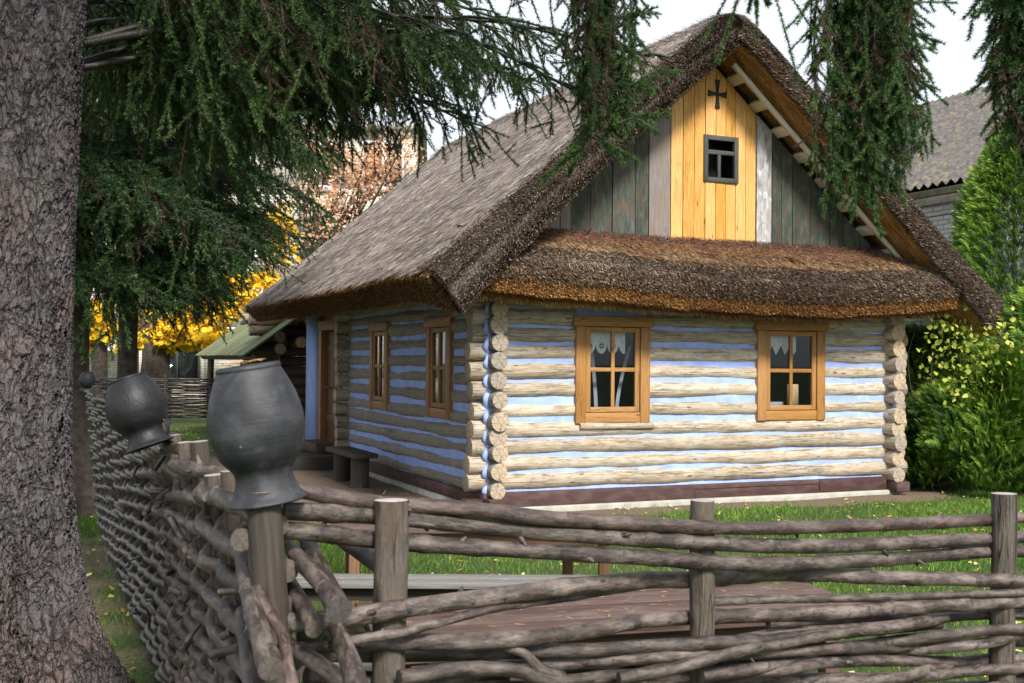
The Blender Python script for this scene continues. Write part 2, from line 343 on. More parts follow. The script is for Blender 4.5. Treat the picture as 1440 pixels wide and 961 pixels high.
def leaves():
    mb = MB(); n = 2600
    P = np.stack([RS.uniform(-5, 8, n), RS.uniform(4, 14, n), np.full(n, .028)], -1)
    u, v = to_h(P[:, 0], P[:, 1]); P = P[~((u > -.15) & (u < 5.6) & (v > -.2))]; n = len(P)
    P2 = np.stack([RS.uniform(-10, -3, 1500), RS.uniform(19, 27, 1500), np.full(1500, .03)], -1); P = np.vstack([P, P2]); n = len(P)
    D = nrm(np.stack([RS.normal(0, 1, n), RS.normal(0, 1, n), RS.normal(0, .25, n)], -1)); N = np.stack([RS.normal(0, .3, n), RS.normal(0, .3, n), np.ones(n)], -1)
    strands(mb, P, D, N, RS.uniform(.02, .05, n), RS.uniform(.012, .035, n), RS.rand(n), .5)
    tag(mb.build('leaf_litter', M['leaf']), 'small fallen yellow and brown leaves scattered over the grass', 'leaves', kind='stuff')
leaves()

# ------------------------------------------------------------------ THE HUT  (hut frame: x along the front, y into depth)
HW, HD = 5.3, 8.0
hut = empty('log_hut', HL, HA, 'log hut with thick thatched roof, blue-chinked walls and a yellow boarded gable', 'house')
ZF = [.327, .51, .69, .873, 1.08, 1.29, 1.495, 1.70, 1.89, 2.07, 2.246, 2.43]
ZS = [.25, .45, .64, .81, .98, 1.19, 1.40, 1.60, 1.795, 1.985, 2.14, 2.33]
def seglist(a, b, ops, z, r):
    segs = [(a, b)]
    for (o0, o1, z0, z1) in ops:
        if z0-r*.55 < z < z1+r*.55:
            ns_ = []
            for (s, e) in segs:
                if o0 > s and o1 < e: ns_ += [(s, o0), (o1, e)]
                else: ns_.append((s, e))
            segs = ns_
    return segs
def log_wall(name, zs, a, b, place, ops, mat, chink, axis_flip, extra=(), chx=.0575, rad=.094, yc=(0, 0)):
    mb = MB()
    for i, z in enumerate(zs):
        for (s, e) in seglist(a-RS.uniform(.22, .28), b+RS.uniform(.22, .28), ops, z, rad):
            n = max(4, int((e-s)/.09)); x = np.linspace(s, e, n)
            r = rad*RS.uniform(.94, 1.08)*(1+RS.uniform(-.07, .07)*(x-s)/5)
            p = np.stack([x, .008*wob(np.stack([x, x*0+i*3.3, x*0], -1), 2), z+.012*wob(np.stack([x, x*0+i*7, x*0+2], -1), 1.2)], -1)
            P = np.array([place(q) for q in p]); mb.tube(P, r*(1+.035*np.sin(x*1.7+i*2.3)+.03*np.sin(x*4.1+i)), 20, amp=.075, freq=2.6, rnd=RS.rand(), domed=.06)
    w_ = mb.build(name, [mat, M['log_end']], hut, smooth=True)
    c = MB(); nx = int((b-a)/.03); nz = 200
    X, Z = np.meshgrid(np.linspace(a, b, nx), np.linspace(.2, 2.5, nz), indexing='ij')
    Yo = -chx + .006*wob(np.stack([X, X*0, Z], -1), 9) + .004*wob(np.stack([X, X*0, Z], -1), 30)
    G = np.stack([X, Yo, Z], -1); sk = np.zeros((nx-1, nz-1), bool)
    xm = (X[:-1, :-1]+X[1:, 1:])/2; zm = (Z[:-1, :-1]+Z[1:, 1:])/2
    for (o0, o1, z0, z1) in ops: sk |= (xm > o0) & (xm < o1) & (zm > z0) & (zm < z1)
    G = np.array([place(q) for q in G.reshape(-1, 3)]).reshape(G.shape)
    c.grid(G, skip=sk); c.build('chinking', chink, w_, smooth=True)
    return w_
W1 = (.965, 1.855, .93, 2.04); W2 = (3.33, 4.27, .93, 2.04)
log_wall('front_wall', ZF, 0, HW, lambda q: np.array([q[0], q[1], q[2]]), [W1, W2], M['log'], M['chink'], 0)
SA = (.96, 1.74, .93, 2.04); SB = (3.33, 4.09, .93, 2.04)
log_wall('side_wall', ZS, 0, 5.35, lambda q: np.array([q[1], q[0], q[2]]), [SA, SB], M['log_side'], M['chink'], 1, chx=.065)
log_wall('right_wall', ZS, 0, HD, lambda q: np.array([HW-q[1], q[0], q[2]]), [], M['log'], M['chink'], 1)
# cross wall ends beside the door (short logs poking out of the side wall)
mb = MB()
for z in ZF: mb.tube([(-.26+RS.uniform(-.02, .02), 5.35, z), (-.1, 5.35, z), (.3, 5.35, z)], .092, 16, amp=.04, domed=.06)
mb.build('cross_wall', [M['log'], M['log_end']], hut, smooth=True)
nn = 90
for sgn, u0 in ((-1, 0), (1, HW)):       # plaster fillets in the corner joints
    z = np.linspace(.22, 2.42, nn); mb = MB()
    u = u0 + sgn*(.075 + .022*np.sin(z*33)) + .006*np.sin(z*71)
    mb.tube(np.stack([u, np.full(nn, -.085)+.02*np.cos(z*33+1), z], -1), .034, 8, caps=False, amp=.25, freq=14)
    mb.build('corner_chinking', M['chink'], hut, smooth=True)
# rear wall, door bay, blue plastered bay
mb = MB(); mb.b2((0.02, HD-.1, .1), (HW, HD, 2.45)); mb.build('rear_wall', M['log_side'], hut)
mb = MB(); mb.b2((.0, 7.28, .2), (.12, HD-.102, 2.4)); mb.b2((-.085, 7.25, .2), (.0, HD-.05, 2.4)); mb.build('plastered_wall', M['bluewall'], hut)
mb = MB(); mb.b2((.0, 5.45, 2.1), (.1, 7.25, 2.4)); mb.build('door_lintel', M['brownwin'], hut)
dr = MB(); dr.b2((.04, 5.95, .25), (.085, 6.95, 2.06)); door = dr.build('door', M['door'], hut, bevel=.003)
fr = MB()
fr.b2((-.08, 5.78, .1), (.08, 5.94, 2.18)); fr.b2((-.08, 6.96, .1), (.08, 7.12, 2.18)); fr.b2((-.09, 5.75, 2.062), (.079, 7.15, 2.22), mi=0); fr.b2((-.06, 5.945, .1), (.078, 6.955, .28))
for q in range(5): fr.b2((.025, 5.96+.2*q, .285), (.039, 6.145+.2*q, 2.05), mi=1)
for q, z in enumerate((.6, 1.7)): fr.b2((.008, 5.97, z), (.024, 6.93, z+.12), mi=1)
fr.build('door_frame', [M['brownwin'], M['door']], door, bevel=.004)
mb = MB(); mb.tube([(.0, 6.8, 1.15), (-.07, 6.8, 1.15), (-.09, 6.72, 1.16), (-.09, 6.4, 1.15), (-.07, 6.35, 1.16)], .011, 8); mb.build('door_handle', M['black'], door)
for v_ in (5.42, 7.0): 
    mb = MB(); mb.b2((-.05, v_ if v_ < 6 else 7.125, .2), (.06, 5.77 if v_ < 6 else 7.245, 2.3)); mb.build('door_jamb_board', M['brownwin'], hut)
# sill beams + foundation
mb = MB()
mb.b2((-.12, -.125, .065), (2.45, .1, .222)); mb.b2((2.455, -.118, .06), (4.2, .1, .165)); mb.b2((2.44, -.122, .167), (4.2, .1, .222)); mb.b2((4.205, -.123, .066), (HW+.12, .1, .224))
mb.b2((-.118, .102, .066), (.1, 5.3, .20)); mb.b2((HW-.1, .103, .066), (HW+.118, HD, .2)); mb.b2((-.116, 5.45, .066), (.1, HD, .2))
for u in (-.02, HW+.02): mb.b2((u-.1, -.3, .05), (u+.1, -.127, .17))
for v in (-.01,): mb.b2((-.3, v-.1, .05), (-.125, v+.1, .155)); mb.b2((HW+.125, v-.1, .05), (HW+.27, v+.1, .155))
mb.build('sill_beam', M['sill'], hut, bevel=.008)
mb = MB()
mb.b2((-.06, -.17, -.1), (HW+.05, .2, .064)); mb.b2((-.15, .21, -.1), (.2, HD, .064)); mb.b2((HW-.2, .21, -.1), (HW+.1, HD, .064))
mb.build('foundation', M['found'], hut, bevel=.02)
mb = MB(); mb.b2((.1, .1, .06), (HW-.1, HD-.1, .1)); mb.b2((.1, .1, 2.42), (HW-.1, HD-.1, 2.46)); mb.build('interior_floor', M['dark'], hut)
mb = MB(); mb.b2((.55, 3.2, .1), (HW-.5, 3.24, 2.42)); mb.build('light_block_panel', M['dark'], hut)  # added panel; keeps side window light from showing through the front panes
# top plate + eave plank
mb = MB(); mb.tube(np.stack([np.linspace(-.3, HW+.35, 40), np.full(40, -.02), np.full(40, 2.47)], -1), .1, 14, amp=.03)
mb.build('top_log', [M['log'], M['log_end']], hut, smooth=True)
# little cream bracket under the right eave
mb = MB()
mb.b2((HW+.0, -.33, 2.30), (HW+.85, -.21, 2.39)); mb.box((HW+.33, -.27, 2.25), (.32, .1, .09), R3=np.array(Matrix.Rotation(R(22), 3, 'Y')))
mb.build('eave_bracket', M['cream'], hut, bevel=.012)

# glass
def glass_mat():
    t = NT('window_glass'); t.b.inputs['Roughness'].default_value = .03
    g = t.n('ShaderNodeBsdfGlossy'); g.inputs['Roughness'].default_value = .02; g.inputs[0].default_value = (.9, .95, 1, 1)
    tr = t.n('ShaderNodeBsdfTransparent'); tr.inputs[0].default_value = (.82, .86, .86, 1); ms = t.n('ShaderNodeMixShader'); lw = t.n('ShaderNodeLayerWeight'); lw.inputs[0].default_value = .5
    t.l(t.math('MULTIPLY_ADD', t.math('POWER', lw.outputs['Facing'], 3.0), .75, .035), ms.inputs[0]); t.l(tr.outputs[0], ms.inputs[1]); t.l(g.outputs[0], ms.inputs[2]); t.l(ms.outputs[0], t.o.inputs[0]); return t.m
M['glass'] = glass_mat()
def lace_mat():
    t = NT('lace'); v = t.co('Object', (1, 1, 1)); vo = t.vor(v, 75); a = t.ramp(vo.outputs['Distance'], [(.22, (0.1, .1, .1)), (.34, (1, 1, 1))])
    tr = t.n('ShaderNodeBsdfTransparent'); ms = t.n('ShaderNodeMixShader'); t.l(a, ms.inputs[0]); t.l(tr.outputs[0], ms.inputs[1]); t.l(t.b.outputs[0], ms.inputs[2]); t.l(ms.outputs[0], t.o.inputs[0])
    return t.base((.72, .72, .73), .9)
M['lace'] = lace_mat(); M['cloth'] = plain('white_cloth', (.74, .74, .76), .9, 20, .06, .05); M['card'] = plain('cardboard', (.42, .30, .17), .9)
M['greycloth'] = plain('grey_cloth', (.30, .32, .38), .9)
def window(op, mapf, mat, kind):
    u0, u1, z0, z1 = op; w_ = u1-u0
    def bx(mb, a, b, **k):
        A = mapf(*a); B = mapf(*b); mb.b2(np.minimum(A, B), np.maximum(A, B), **k)
    f = MB()      # casing: jambs, head, apron
    cw = .105
    bx(f, (u0-.015, -.115, z0-.0), (u0+cw, .02, z1-.055)); bx(f, (u1-cw, -.115, z0), (u1+.015, .02, z1-.055))
    bx(f, (u0-.055, -.135, z1-.053), (u1+.05, .02, z1+.06)); bx(f, (u0+cw+.001, -.108, z0+.005), (u1-cw-.001, .02, z0+.115))
    win = f.build('window', mat, hut, bevel=.005)
    s0, s1, t0, t1 = u0+cw+.008, u1-cw-.008, z0+.122, z1-.06; m = .055
    s = MB()
    bx(s, (s0, -.1, t0), (s0+m, -.06, t1)); bx(s, (s1-m, -.1, t0), (s1, -.06, t1))
    bx(s, (s0+m, -.1, t0), (s1-m, -.062, t0+m)); bx(s, (s0+m, -.1, t1-m), (s1-m, -.062, t1))
    c = (s0+s1)/2; zc = (t0+t1)/2+.0
    bx(s, (c-.02, -.096, t0+m), (c+.02, -.064, t1-m)); bx(s, (s0+m, -.093, zc-.022), (c-.0205, -.066, zc+.022)); bx(s, (c+.0205, -.093, zc-.022), (s1-m, -.066, zc+.022))
    s.build('sash', mat, win, bevel=.003)
    g = MB(); g.grid(np.array([[mapf(a_, -.075, b_) for b_ in (t0+.02, t1-.02)] for a_ in (s0+.02, s1-.02)])); g.build('pane', M['glass'], win)
    # reveal
    for q_ in (u0+.03, u1-.05):
        r = MB(); bx(r, (q_, .021, z0+.03), (q_+.02, .12, z1)); r.build('reveal', mat, win)
    if kind in (1, 2):
        cu = MB(); y = .02; top = t1-.01; xs = np.linspace(s0+.03, s1-.12 if kind == 1 else s1-.2, 90)
        if kind == 1: dep = .17+.11*np.abs(np.sin((xs-xs[0])/(.145)*math.pi))**.55
        else:
            ph = ((xs-xs[0])/.13) % 1; dep = .16+.11*(1-np.abs(2*ph-1))
        nz = 14; G = np.zeros((90, nz, 3))
        for j in range(nz):
            fz = j/(nz-1)
            for i in range(90): G[i, j] = mapf(xs[i], y+.006*math.sin(xs[i]*45), top-dep[i]*fz)
        cu.grid(G[:, :9]); cu.grid(G[:, 8:], mi=1); 
        if kind == 1:
            for k in range(int((xs[-1]-xs[0])/.145)):
                cx = xs[0]+.145*(k+.5); cz = top-.195
                for a in range(8):
                    an = a*math.pi/4; P = np.array([mapf(cx+math.cos(an)*q, y-.008, cz+math.sin(an)*q) for q in (.012, .022, .036)]); cu.tube(P, [.003, .007, .002], 5, caps=False, mi=2)
        cu.build('curtain', [M['lace'], M['cloth'] if kind == 1 else M['lace'], M['dark']], win)
    if kind == 1:
        st = MB()
        zz = np.linspace(t0, t1-.2, 14); k = (zz-t0)/(t1-t0)
        for xo, cv in ((s0+.24, -.10), (s0+.50, .24)):
            x = xo + cv*(k**1.5)
            G = np.array([[mapf(a+o, .12, z) for o in (-.022, .022)] for a, z in zip(x, zz)]); st.grid(G)
        st.build('curtain_tie', M['greycloth'], win)
    bk = MB(); bx(bk, (u0-.1, .5, z0-.1), (u1+.3, .52, z1+.1)); bk.build('unlit_room_panel', M['dark'], win)  # near-black panel added behind the pane; blocks leaking light, reads as unlit room
    if kind == 2:
        st = MB(); bx(st, (c+.05, .03, t0+.01), (c+.2, .05, t0+.3)); st.build('cardboard_sheet', M['card'], win)
        st = MB(); bx(st, (s0+.03, .05, t0), (c+.0, .12, t0+.09)); st.build('folded_cloth', M['greycloth'], win)
    return win
FM = lambda u, y, z: np.array([u, y, z]); SM = lambda u, y, z: np.array([y, u, z])
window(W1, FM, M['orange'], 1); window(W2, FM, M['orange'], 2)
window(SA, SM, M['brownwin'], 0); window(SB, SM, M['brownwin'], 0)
mb = MB(); mb.tube([(1.0, -.07, .90), (1.5, -.07, .895), (1.92, -.07, .90)], .045, 10, amp=.2, flat=1.3); mb.build('sill_log', [M['log'], M['log_end']], hut, smooth=True)

# gable
GC = 2.74; GB = 2.98; SL = .86; GA = 5.03
gab = MB(); gmats = [M['yellow'], M['greyboard'], M['greenboard'], M['whiteboard']]
def gz(u): return GA-SL*abs(u-GC)
AW = (2.60, 3.07, 3.68, 4.22)
edges = [(x, k) for x, k in [(.42, 1), (.56, 1), (.70, 1), (.83, 1), (.95, 1)]]
bd = []
x = .40
for wd in (.12, .13, .13, .13): bd.append((x, x+wd, 1)); x += wd
for wd in (.24, .27, .29, .17): bd.append((x, x+wd, 2)); x += wd
bd.append((x, 2.16, 1)); x = 2.17
ws = [.145, .135, .135, .13, .125, .125, .13, .13]; sc_ = (3.33-2.17)/sum(ws)
for wd in ws: bd.append((x, x+wd*sc_, 0)); x += wd*sc_
bd.append((3.335, 3.55, 3)); x = 3.555
for wd in (.14, .16, .25, .30, .22, .26, .14): bd.append((x, x+wd, 2)); x += wd
def clipboard(u0, u1, z0, z1, k, yf):
    g = .004; a, b = u0+g, u1-g
    if z1 is None:
        pts = [(a, z0), (b, z0), (b, gz(b))] + ([(GC, gz(GC))] if a < GC < b else []) + [(a, gz(a))]
    else: pts = [(a, z0), (b, z0), (b, z1), (a, z1)]
    n = len(pts); off = RS.uniform(0, 30, 2)
    V = np.array([(p[0], yf, p[1]) for p in pts]+[(p[0], yf+.025, p[1]) for p in pts])
    fl = [np.array([list(range(n))]), np.array([list(range(n, 2*n))[::-1]]), np.array([[(i+1) % n, i, n+i, n+(i+1) % n] for i in range(n)])]
    rn = RS.rand()
    for f in fl: gab.add(V, f, V[f][:, :, [2, 0]]+off, k, rn)
for (u0, u1, k) in bd:
    yf = -.03+RS.uniform(-.006, .006) - (.01 if k in (1, 3) else 0); z0 = GB-(.06 if k == 0 else .02)+RS.uniform(-.012, .012)
    if u1 > AW[0]+.04 and u0 < AW[1]-.04 and k == 0:
        clipboard(u0, u1, z0, AW[2]+.01, k, yf); clipboard(u0, u1, AW[3]-.01, None, k, yf)
    else: clipboard(u0, u1, z0, None, k, yf)
gable = gab.build('gable', gmats, hut, bevel=.0025)
mb = MB()
for (a, b) in (((AW[0], -.055, AW[2]), (AW[0]+.055, -.0, AW[3])), ((AW[1]-.055, -.055, AW[2]), (AW[1], -.0, AW[3])),
               ((AW[0]+.056, -.053, AW[2]), (AW[1]-.056, -.0, AW[2]+.055)), ((AW[0]+.056, -.053, AW[3]-.055), (AW[1]-.056, -.0, AW[3])),
               ((AW[0]+.056, -.05, 4.0), (AW[1]-.056, -.01, 4.05)), ((2.79, -.049, AW[2]+.056), (2.83, -.012, 3.999))): mb.b2(a, b)
aw = mb.build('attic_window', M['darkframe'], gable, bevel=.003)
mb = MB(); mb.b2((AW[0]-.15, .3, AW[2]-.15), (AW[1]+.25, .32, AW[3]+.15)); mb.build('unlit_attic_panel', M['dark'], aw)  # near-black panel added to shut off light leaking in behind the attic window
mb = MB(); arm = [(.012, .012), (.045, .155), (-.045, .155), (-.012, .012)]
full = []
for q, (wd, ln) in enumerate(((.038, .165), (.042, .125), (.038, .165), (.042, .125))):
    a = q*math.pi/2; c_, s_ = math.cos(a), math.sin(a)
    for (px, pz) in ((-.010, .010), (-wd*.85, ln), (wd*.85, ln)): full.append((px*c_+pz*s_, -px*s_+pz*c_))
poly = full; mb.prism(poly[::1], -.052, -.036, M=lambda p: (2.78+p[0], p[2], 4.70+p[1])); mb.build('cross', M['black'], gable)
mb = MB(); mb.b2((.45, .04, GB-.3), (5.05, .06, 3.05)); mb.prism([(.45, 3.0), (5.05, 3.0), (GC, GA-.02)], .02, .024, M=lambda p: (p[0], p[2], p[1])); 
mb = MB(); mb.prism([(.3, 2.5), (5.2, 2.5), (5.2, 2.75), (GC, GA-.15), (.3, 2.75)], 8.0, 8.03, M=lambda p: (p[0], p[2], p[1])); mb.build('rear_gable', M['darkwood'], hut); mb = MB(); mb.prism([(.5, 2.5), (4.98, 2.5), (4.98, 2.8), (GC, GA-.2), (.5, 2.8)], 2.5, 2.53, M=lambda p: (p[0], p[2], p[1])); mb.build('attic_light_block', M['dark'], hut)  # the dark attic sheet is added to cut light seen through the attic

# ---- main thatched roof
T = .36; V0, V1 = -.58, 8.85; UE0, UE1 = -.97, 6.47
def ridge_top(u): 
    d = u-GC; z = 5.52+.14-SL*np.sqrt(d*d+.14**2)
    return z + .03*np.sin(np.clip((np.abs(d)-.3)/3.2, 0, 1)*math.pi)*0 + .05*np.clip((np.abs(d)-2.6)/1.1, 0, 1)**2
NU, NV = 260, 330
ue = np.linspace(UE0, UE1, NU)
def top_normal(u):
    e = 1e-3; s = (ridge_top(u+e)-ridge_top(u-e))/(2*e); n = np.stack([-s, np.ones_like(s)], -1); return n/np.linalg.norm(n, axis=-1, keepdims=True)
kv = np.concatenate([np.linspace(0, 1, 26)[:-1]**1.0*.55, np.linspace(.55, V1-V0-.5, NV-50), (V1-V0)-np.linspace(.5, 0, 26)[1:]])
NVv = len(kv)
def prof(k):       # depth below the top surface as fraction of T, for the rounded verge
    e = np.minimum(k, V1-V0-k); q = np.clip(e/.34, 0, 1); return .55*(1-np.sqrt(np.clip(1-(1-q)**2.0, 0, 1)))
def profb(k):
    e = np.minimum(k, V1-V0-k); q = np.clip(e/.10, 0, 1); return 1-.45*(1-np.sqrt(1-(1-q)**2))
def roof_pt(u, k, dfrac):
    z = ridge_top(u); n = top_normal(u); v = V0+k
    # thickness bulges a little at the verge
    P = np.stack([u, v*np.ones_like(u), z], -1); w1 = wob(np.stack([u*1.0, v+0*u, z*0], -1), 1.3)
    off = -dfrac*T + .022*w1 + .01*wob(np.stack([u, v+0*u, z], -1), 7)
    P[..., 0] += n[..., 0]*off; P[..., 2] += n[..., 1]*off
    edge = np.clip(1-np.minimum(k, V1-V0-k)/.3, 0, 1)
    P[..., 1] += .05*wob(np.stack([u, z*0, dfrac+z*0], -1), 2.5)*edge
    low = np.clip(np.abs(u-GC)/3.7, 0, 1); fr_ = np.clip(1-k/1.1, 0, 1)
    P[..., 1] -= .30*low**1.3*fr_
    ex = -dfrac*T*.30*low**2*np.clip(1-k/.9, 0, 1); P[..., 0] += n[..., 0]*ex; P[..., 2] += n[..., 1]*ex; P[..., 2] -= (.03+.07*dfrac)*low**8*np.clip(1-k/1.2, 0, 1)**1.5
    return P
U_, K_ = np.meshgrid(ue, kv, indexing='ij')
Gt = roof_pt(U_, K_, prof(K_)); 
# lower, underside sheet: keep the ridge from folding
Ub = U_; Gb = roof_pt(Ub, K_, profb(K_)); 
c_ = np.abs(U_-GC) < .25; Gb[..., 0] = np.where(U_ < GC, np.minimum(Gb[..., 0], GC-.001), np.maximum(Gb[..., 0], GC+.001))
rf = MB(); uvt = np.stack([K_*1.0, U_], -1)[..., ::-1]
rf.grid(Gt, uv=uvt); rf.grid(Gb[:, 18:][:, ::-1], mi=1, uv=uvt[:, 18:][:, ::-1]); rf.grid(Gb[:, :19][:, ::-1], mi=0, uv=uvt[:, :19][:, ::-1])
for side in (0, -1):
    a, b = Gt[side], Gb[side]; E = np.stack([a*(1-q)+b*q for q in np.linspace(0, 1, 5)], 0)
    rf.grid(E if side == 0 else E[::-1], mi=1, uv=np.stack([np.tile(kv, (5, 1)), np.tile(np.linspace(0, .3, 5)[:, None], (1, NVv))], -1))
    a, b = Gt[:, side], Gb[:, side]; E = np.stack([a, (a+b)/2, b], 0)
    rf.grid(E[::-1] if side == 0 else E, mi=0)
roof = rf.build('thatched_roof', [M['thatch'], M['strawbase']], hut, smooth=True)
def slope_dir(u):
    e = 1e-3; s = (ridge_top(u+e)-ridge_top(u-e))/(2*e); sg = np.where(u < GC, -1, 1); d = np.stack([sg, 0*u, s*sg], -1); return nrm(d)
# reeds lying on the slopes
sm = MB(); n = 180000
u = np.where(RS.rand(n) < .86, RS.uniform(UE0+.0, GC+.1, n), RS.uniform(GC, UE1, n)); k = RS.uniform(.22, V1-V0-.05, n)
near = RS.rand(n) < .45; k = np.where(near, .2+RS.beta(1, 2.2, n)*(V1-V0-.4), k)
k = np.where(u > GC, RS.uniform(.05, 1.4, n), k)
P = roof_pt(u, k, prof(k)-.012); D = slope_dir(u); tn = top_normal(u); N = np.stack([tn[:, 0], 0*u, tn[:, 1]], -1)
D = nrm(D + N*RS.uniform(.0, .13, n)[:, None] + np.stack([0*u, RS.normal(0, .10, n), 0*u], -1))
course = np.sin((u-GC)*16+.6*wob(P, 1.2))*.06
tone = np.clip(RS.normal(.48, .27, n)+.12*np.clip(1-k/3.5, 0, 1)+.28*wob(np.stack([u*.4, k*1.8, 0*u], -1), 1.6)+course, 0, 1)
edge = np.clip(1-k/.42, 0, 1)
strands(sm, P, D, N+RS.normal(0, .35, (n, 3)), RS.uniform(.05, .17, n), RS.uniform(.003, .0075, n), tone)
sm.build('reed_surface', M['straw_top'], roof)
# cut reed ends on the front verge, on both slopes and around the apex
sm = MB(); n = 170000
u = np.where(RS.rand(n) < .13, UE0+.02*RS.rand(n), RS.uniform(UE0, UE1, n)); f = RS.rand(n)
kf = RS.uniform(0, 1, n)
onTop = RS.rand(n) < .50
k = np.where(onTop, RS.beta(1.0, 1.6, n)*.36, RS.uniform(0, .10, n)*RS.rand(n)); d = np.where(onTop, prof(k), RS.uniform(.35, 1.03, n))
P = roof_pt(u, k, d)
tn = top_normal(u); N3 = np.stack([tn[:, 0], 0*u, tn[:, 1]], -1); dn = slope_dir(u)
blend = np.clip(1-k/.36, 0, 1)[:, None]
D = nrm(np.array([0, -1., 0])*(.35+.65*blend) + N3*(.55*(1-blend)+.1) + dn*.55 + RS.normal(0, .22, (n, 3)))
tone = np.clip(RS.normal(.42, .24, n)+.12*wob(P, 3), 0, 1)
strands(sm, P-D*.02, D, RS.normal(0, 1, (n, 3)), RS.uniform(.028, .058, n), RS.uniform(.004, .008, n), tone, .9)
vg = sm.build('verge_reeds', M['straw_verge'], roof)
# eave cut (left long side and right)
sm = MB(); n = 46000
side = RS.rand(n) < .85; u = np.where(side, UE0, UE1); k = np.where(RS.rand(n) < .6, RS.beta(1, 1.8, n)*(V1-V0), RS.uniform(0, V1-V0, n)); k = .12+k*.985; d = RS.uniform(.05, 1., n)
P = roof_pt(u, k, d); D = slope_dir(u); tn = top_normal(u); N3 = np.stack([tn[:, 0], 0*u, tn[:, 1]], -1)
P = P + D*.0; D = nrm(D - N3*.25 + RS.normal(0, .16, (n, 3)))
strands(sm, P-D*.03, D, RS.normal(0, 1, (n, 3)), RS.uniform(.05, .10, n)*(1.2-.5*d), RS.uniform(.004, .008, n), RS.rand(n), .8)
sm.build('eave_reeds', M['straw_brown'], roof)
# underside straw
sm = MB(); n = 36000
u = RS.uniform(GC+.05, UE1-.02, n); k = RS.uniform(0.02, .75, n); m_ = RS.rand(n) < .25
u = np.where(m_, RS.uniform(UE0+.05, .4, n), u); k = np.where(m_, RS.uniform(.05, V1-V0-.2, n), k)
k = np.where(m_, k, RS.beta(1.6, 1.2, n)*.62); P = roof_pt(u, k, profb(k)+.01); D = slope_dir(u); tn = top_normal(u); N3 = np.stack([tn[:, 0], 0*u, tn[:, 1]], -1)
D = nrm(D - N3*.05 + np.stack([0*u, RS.normal(-.12, .15, n), 0*u], -1))
strands(sm, P, D, N3+RS.normal(0, .3, (n, 3)), RS.uniform(.1, .3, n), RS.uniform(.004, .008, n), RS.rand(n), .6)
sm.build('underside_straw', M['straw_gold'], roof)
# ridge comb: raised darker cap along the ridge
sm = MB(); n = 16000
u = GC+RS.normal(0, .16, n); k = RS.uniform(.3, V1-V0-.1, n); P = roof_pt(u, k, -.06*np.ones(n)); D = nrm(slope_dir(u)+np.stack([RS.normal(0, .5, n), RS.normal(0, .9, n), RS.normal(.1, .25, n)], -1))
strands(sm, P, D, RS.normal(0, 1, (n, 3)), RS.uniform(.05, .14, n), .007, RS.uniform(0, .5, n)); sm.build('ridge_reeds', M['straw_top'], roof)
# rake pole and battens under the right rake (and mirrored, hidden, on the left)
for sg in (1,):
    mb = MB(); a = np.array([GC+sg*.10, -.30, GA-.02]); b = np.array([GC+sg*3.25, -.30, GA-.05-SL*3.15]);
    d_ = nrm(b-a); up = np.array([sg*.65, 0, .76]); Rm = np.stack([d_, np.array([0, 1., 0]), np.cross(d_, np.array([0, 1., 0]))], 1)
    mb.box((a+b)/2-up*.03, (np.linalg.norm(b-a), .05, .05), R3=Rm)
    mb.build('rake_pole', M['cream'], hut, bevel=.006)
    for q in range(10):
        t_ = (q+.45)/10; c = a+(b-a)*t_ - up*.005; mb = MB()
        mb.box((c[0]-up[0]*.02, -.165, c[2]-up[2]*.02), (.135, .26, .05), R3=Rm@np.eye(3)); mb.build('batten', M['cream'], hut, bevel=.008)

# ---- skirt thatch along the front under the gable
SK0, SK1 = -.40, 5.85
def skirt(u, t, raw=False):
    # t 0..1: 0 at the gable wall, .6 crest lip, 1 underside back at the wall
    key_t = np.array([0, .18, .38, .52, .62, .70, .80, .88, 1.0])
    key_y = np.array([.02, -.18, -.42, -.62, -.74, -.77, -.70, -.55, -.05])
    key_z = np.array([3.02, 2.93, 2.80, 2.68, 2.56, 2.42, 2.20, 2.17, 2.40])
    y = np.interp(t, key_t, key_y); z = np.interp(t, key_t, key_z)
    ef = np.clip((u-SK0)/.5, 0, 1); er = np.clip((SK1-u)/.3, 0, 1)
    P = np.stack([u, y, z], -1); b = .035*wob(np.stack([u, 0*u, 0*u], -1), 1.4)+.02*wob(np.stack([u, t*2, 0*u], -1), 5)
    lip = np.clip(t/.4, 0, 1)*np.clip((1-t)/.15, 0, 1)
    P[..., 1] -= b*lip*.8; P[..., 2] += b*lip + .03*np.sin(u*.8+1)*lip + .14*lip*np.abs((u-2.6)/2.9)**2 - .03*lip
    return P
us = np.linspace(SK0, SK1, 200); ts = np.linspace(0, 1, 60); UU, TT = np.meshgrid(us, ts, indexing='ij'); G = skirt(UU, TT)
mb = MB(); mb.grid(G, uv=np.stack([TT*2, UU], -1))
for e in (0, -1):
    ring = G[e]; c = ring.mean(0); E = np.stack([ring, (ring+c)/2, np.tile(c, (60, 1))], 0); mb.grid(E)
sk = mb.build('thatched_skirt', M['strawbase'], hut, smooth=True)
def skn(u, t):
    e = 1e-2; a = skirt(u+e, t)-skirt(u-e, t); b = skirt(u, np.clip(t+e, 0, 1))-skirt(u, np.clip(t-e, 0, 1)); n = nrm(np.cross(a, b)); return -n, nrm(b)
